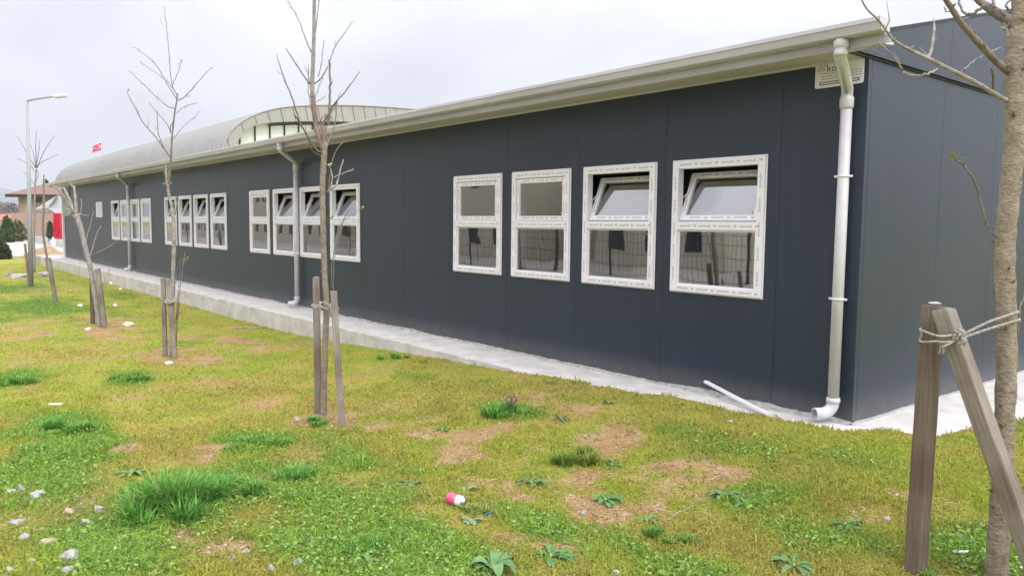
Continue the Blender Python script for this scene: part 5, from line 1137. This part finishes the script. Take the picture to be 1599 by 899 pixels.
weed(1130,775,16,.14,.025,'feathery weed patch at the right of the soil',6,(.10,.21,.06)); weed(1165,790,12,.12,.022,'feathery weed nearest the bottom of the right hand patch',7,(.08,.18,.05))
weed(875,655,10,.12,.018,'low feathery weed right of the dead plant',8,(.12,.20,.07)); weed(955,728,9,.10,.02,'feathery weed above the glossy broad leaved weed',9,(.11,.20,.06))
weed(1010,815,11,.12,.022,'toothed weed below the dry stem',10,(.10,.20,.05)); weed(640,760,10,.12,.025,'green weed left of the can',11,(.08,.19,.05)); weed(680,855,14,.13,.03,'thick leafy weed left of the dock plant',12,(.07,.19,.04))
weed(560,870,14,.13,.03,'leafy weed at the bottom left of centre',13,(.08,.20,.04)); weed(1240,885,12,.14,.03,'leafy weed at the bottom right of centre',14,(.10,.21,.06)); weed(1500,850,12,.12,.03,'leafy weed between the stake and the thick trunk',15,(.09,.21,.05)); weed(1320,820,12,.12,.022,'feathery weed in the lower right lawn',16,(.10,.22,.06))
weed(860,870,13,.14,.03,'leafy weed right of the dock plant',17,(.07,.19,.045)); weed(205,740,10,.12,.03,'leafy weed left of the largest tuft',18,(.12,.24,.05)); weed(1545,700,8,.08,.02,'small weed left of the thick trunk',19,(.10,.20,.05)); weed(690,672,9,.10,.02,'small green weed in the lawn right of the leaning grey stake',20,(.09,.20,.05)); weed(660,566,8,.10,.02,'dark weed at the edge of the walkway plinth',21,(.07,.15,.05)); weed(1060,632,7,.07,.018,'bright weed below the walkway near the brick chip',22,(.12,.26,.05)); weed(950,630,8,.08,.02,'small dark weed below the walkway',23,(.08,.16,.05))

# ------------------------------------------------------------------ what the windows mirror: houses and fence across the lawn
def block(name, x0, x1, y0, y1, h_, m_, label, rows):
    e = empty(name, ((x0+x1)/2, y1, 0), label, 'house'); MB().box(x0, x1, y0, y1, -.4, h_).build('wall', M[m_], e); MB().box(x0-.4, x1+.4, y0-.4, y1+.4, h_, h_+.25).build('roof', M['tile'], e)
    for z in rows:
        x = x0+.8
        while x < x1-1.2: MB().box(x, x+.75, y1-.02, y1+.03, z, z+1.1).build('window', M['darkwin'], e); x += 1.9
block('apartment_block', -19.6, -13.3, -26, -17, 6.5, 'apart', 'beige house across the lawn mirrored in the near windows', (.6, 3.4))
block('apartment_block', -31, -24, -26, -17, 6.5, 'apart', 'beige house further along mirrored in the middle windows', (.6, 3.4))
block('apartment_block', -60, -40, -30, -20, 7, 'apart', 'wide beige house mirrored in the far windows', (.6, 3.4))
block('brown_block', -42, -6, -46, -38, 8, 'brown', 'dark brown block behind the beige houses', (1, 4))
block('apartment_block', -95, -66, -32, -22, 7, 'apart', 'long beige house mirrored in the farthest windows', (.6, 3.4))
stt = MB(); stt.prism([(-220, -17), (60, -17), (60, -9.5), (-220, -9.5)], 2, -.5, -.03).prism([(-220, -60), (60, -60), (60, -17.002), (-220, -17.002)], 2, -.5, -.04); tag(stt.build('street', mat('added_paving', (.33,.31,.28), .95, var=.12, vscale=2)), 'unseen grey paving added across the lawn for the windows to mirror', 'street', kind='structure')  # unseen paving added so the lower panes mirror grey instead of lawn
fe = empty('wire_fence', (-15, -12, 0), 'dark wire mesh fence across the lawn mirrored in the windows', 'fence'); mb = MB()
for x in np.arange(-34, 2, .16): mb.box(x-.004, x+.004, -12.004, -11.996, -.2, 1.35)
for z in (.0, .35, .7, 1.05, 1.33): mb.box(-34, 2, -12.02, -12.01, z-.006, z+.006)
mb.build('mesh_panel', M['fence'], fe)
for x in np.arange(-34, 3, 2.5): MB().box(x-.03, x+.03, -12.05, -11.99, -.3, 1.45).build('post', M['fence'], fe)

# ------------------------------------------------------------------ light
SE, SA = rad(48), rad(62)   # elevation, azimuth from +X towards... see below
w = bpy.data.worlds.new('World'); S.world = w; w.use_nodes = True; N = w.node_tree.nodes; L = w.node_tree.links; bg = N['Background']; out = N['World Output']
sun_dir = Vector((math.cos(rad(-12))*math.cos(SE), math.sin(rad(-12))*math.cos(SE), math.sin(SE)))
sky = N.new('ShaderNodeTexSky'); sky.sky_type = 'NISHITA'; sky.sun_disc = False; sky.sun_elevation = SE; sky.sun_rotation = math.atan2(sun_dir.x, sun_dir.y); sky.air_density = 1.2; sky.dust_density = 3
L.new(sky.outputs[0], bg.inputs[0]); bg.inputs[1].default_value = .06
tc = N.new('ShaderNodeTexCoord'); sep = N.new('ShaderNodeSeparateXYZ'); L.new(tc.outputs['Generated'], sep.inputs[0])
mp = N.new('ShaderNodeMapping'); mp.inputs['Scale'].default_value = (1, 1, 2.6); L.new(tc.outputs['Generated'], mp.inputs[0])
n1 = N.new('ShaderNodeTexNoise'); n1.inputs['Scale'].default_value = 3.0; n1.inputs['Detail'].default_value = 6; n1.inputs['Roughness'].default_value = .5; n1.inputs['Distortion'].default_value = .3; L.new(mp.outputs[0], n1.inputs[0])
cr = N.new('ShaderNodeValToRGB'); e = cr.color_ramp.elements; e[0].position = .30; e[0].color = (.63,.645,.69,1); e[1].position = .68; e[1].color = (.95,.95,.96,1); L.new(n1.outputs['Fac'], cr.inputs[0])
el = N.new('ShaderNodeMapRange'); el.inputs[1].default_value = .0; el.inputs[2].default_value = .85; el.inputs[3].default_value = .78; el.inputs[4].default_value = 2.7; el.interpolation_type = 'SMOOTHSTEP'; L.new(sep.outputs['Z'], el.inputs[0])
dt = N.new('ShaderNodeVectorMath'); dt.operation = 'DOT_PRODUCT'; dt.inputs[1].default_value = (math.cos(rad(30))*.93, math.sin(rad(30))*.93, .36); L.new(tc.outputs['Generated'], dt.inputs[0])
gl2 = N.new('ShaderNodeMapRange'); gl2.inputs[1].default_value = .2; gl2.inputs[2].default_value = 1.; gl2.inputs[3].default_value = 0.; gl2.inputs[4].default_value = 1.1; gl2.interpolation_type = 'SMOOTHSTEP'; L.new(dt.outputs['Value'], gl2.inputs[0])
ad = N.new('ShaderNodeMath'); ad.operation = 'ADD'; L.new(el.outputs[0], ad.inputs[0]); L.new(gl2.outputs[0], ad.inputs[1])
bg2 = N.new('ShaderNodeBackground'); L.new(cr.outputs[0], bg2.inputs[0]); L.new(ad.outputs[0], bg2.inputs[1])
mx = N.new('ShaderNodeMixShader'); mx.inputs[0].default_value = .92; L.new(bg.outputs[0], mx.inputs[1]); L.new(bg2.outputs[0], mx.inputs[2]); L.new(mx.outputs[0], out.inputs[0])
sd = bpy.data.lights.new('sun', 'SUN'); sd.energy = 1.2; sd.angle = rad(25); sd.color = (1, .965, .92); so_ = bpy.data.objects.new('sun', sd); COL.objects.link(so_)
so_.rotation_euler = (-sun_dir).to_track_quat('-Z', 'Y').to_euler(); so_.location = (10, -10, 20)
S.view_settings.view_transform = 'Standard'; S.view_settings.look = 'None'; S.view_settings.gamma = 1; S.view_settings.exposure = .32; S.view_settings.use_curve_mapping = False
S.render.engine = 'CYCLES'; S.cycles.max_bounces = 6; S.cycles.transparent_max_bounces = 12; S.cycles.use_denoising = True
hz = MB().box(-4200, 4200, -4200, 4200, -8, 260).build('haze', None or bpy.data.materials.new('haze_air')); tag(hz, 'thin pale haze over the far distance', 'haze', kind='stuff')
hm = hz.data.materials[0]; hm.use_nodes = True; N = hm.node_tree.nodes; N.remove(N['Principled BSDF']); pv_ = N.new('ShaderNodeVolumePrincipled'); pv_.inputs['Color'].default_value = (.86,.90,1,1); pv_.inputs['Density'].default_value = .0005; hm.node_tree.links.new(pv_.outputs[0], N['Material Output'].inputs['Volume'])
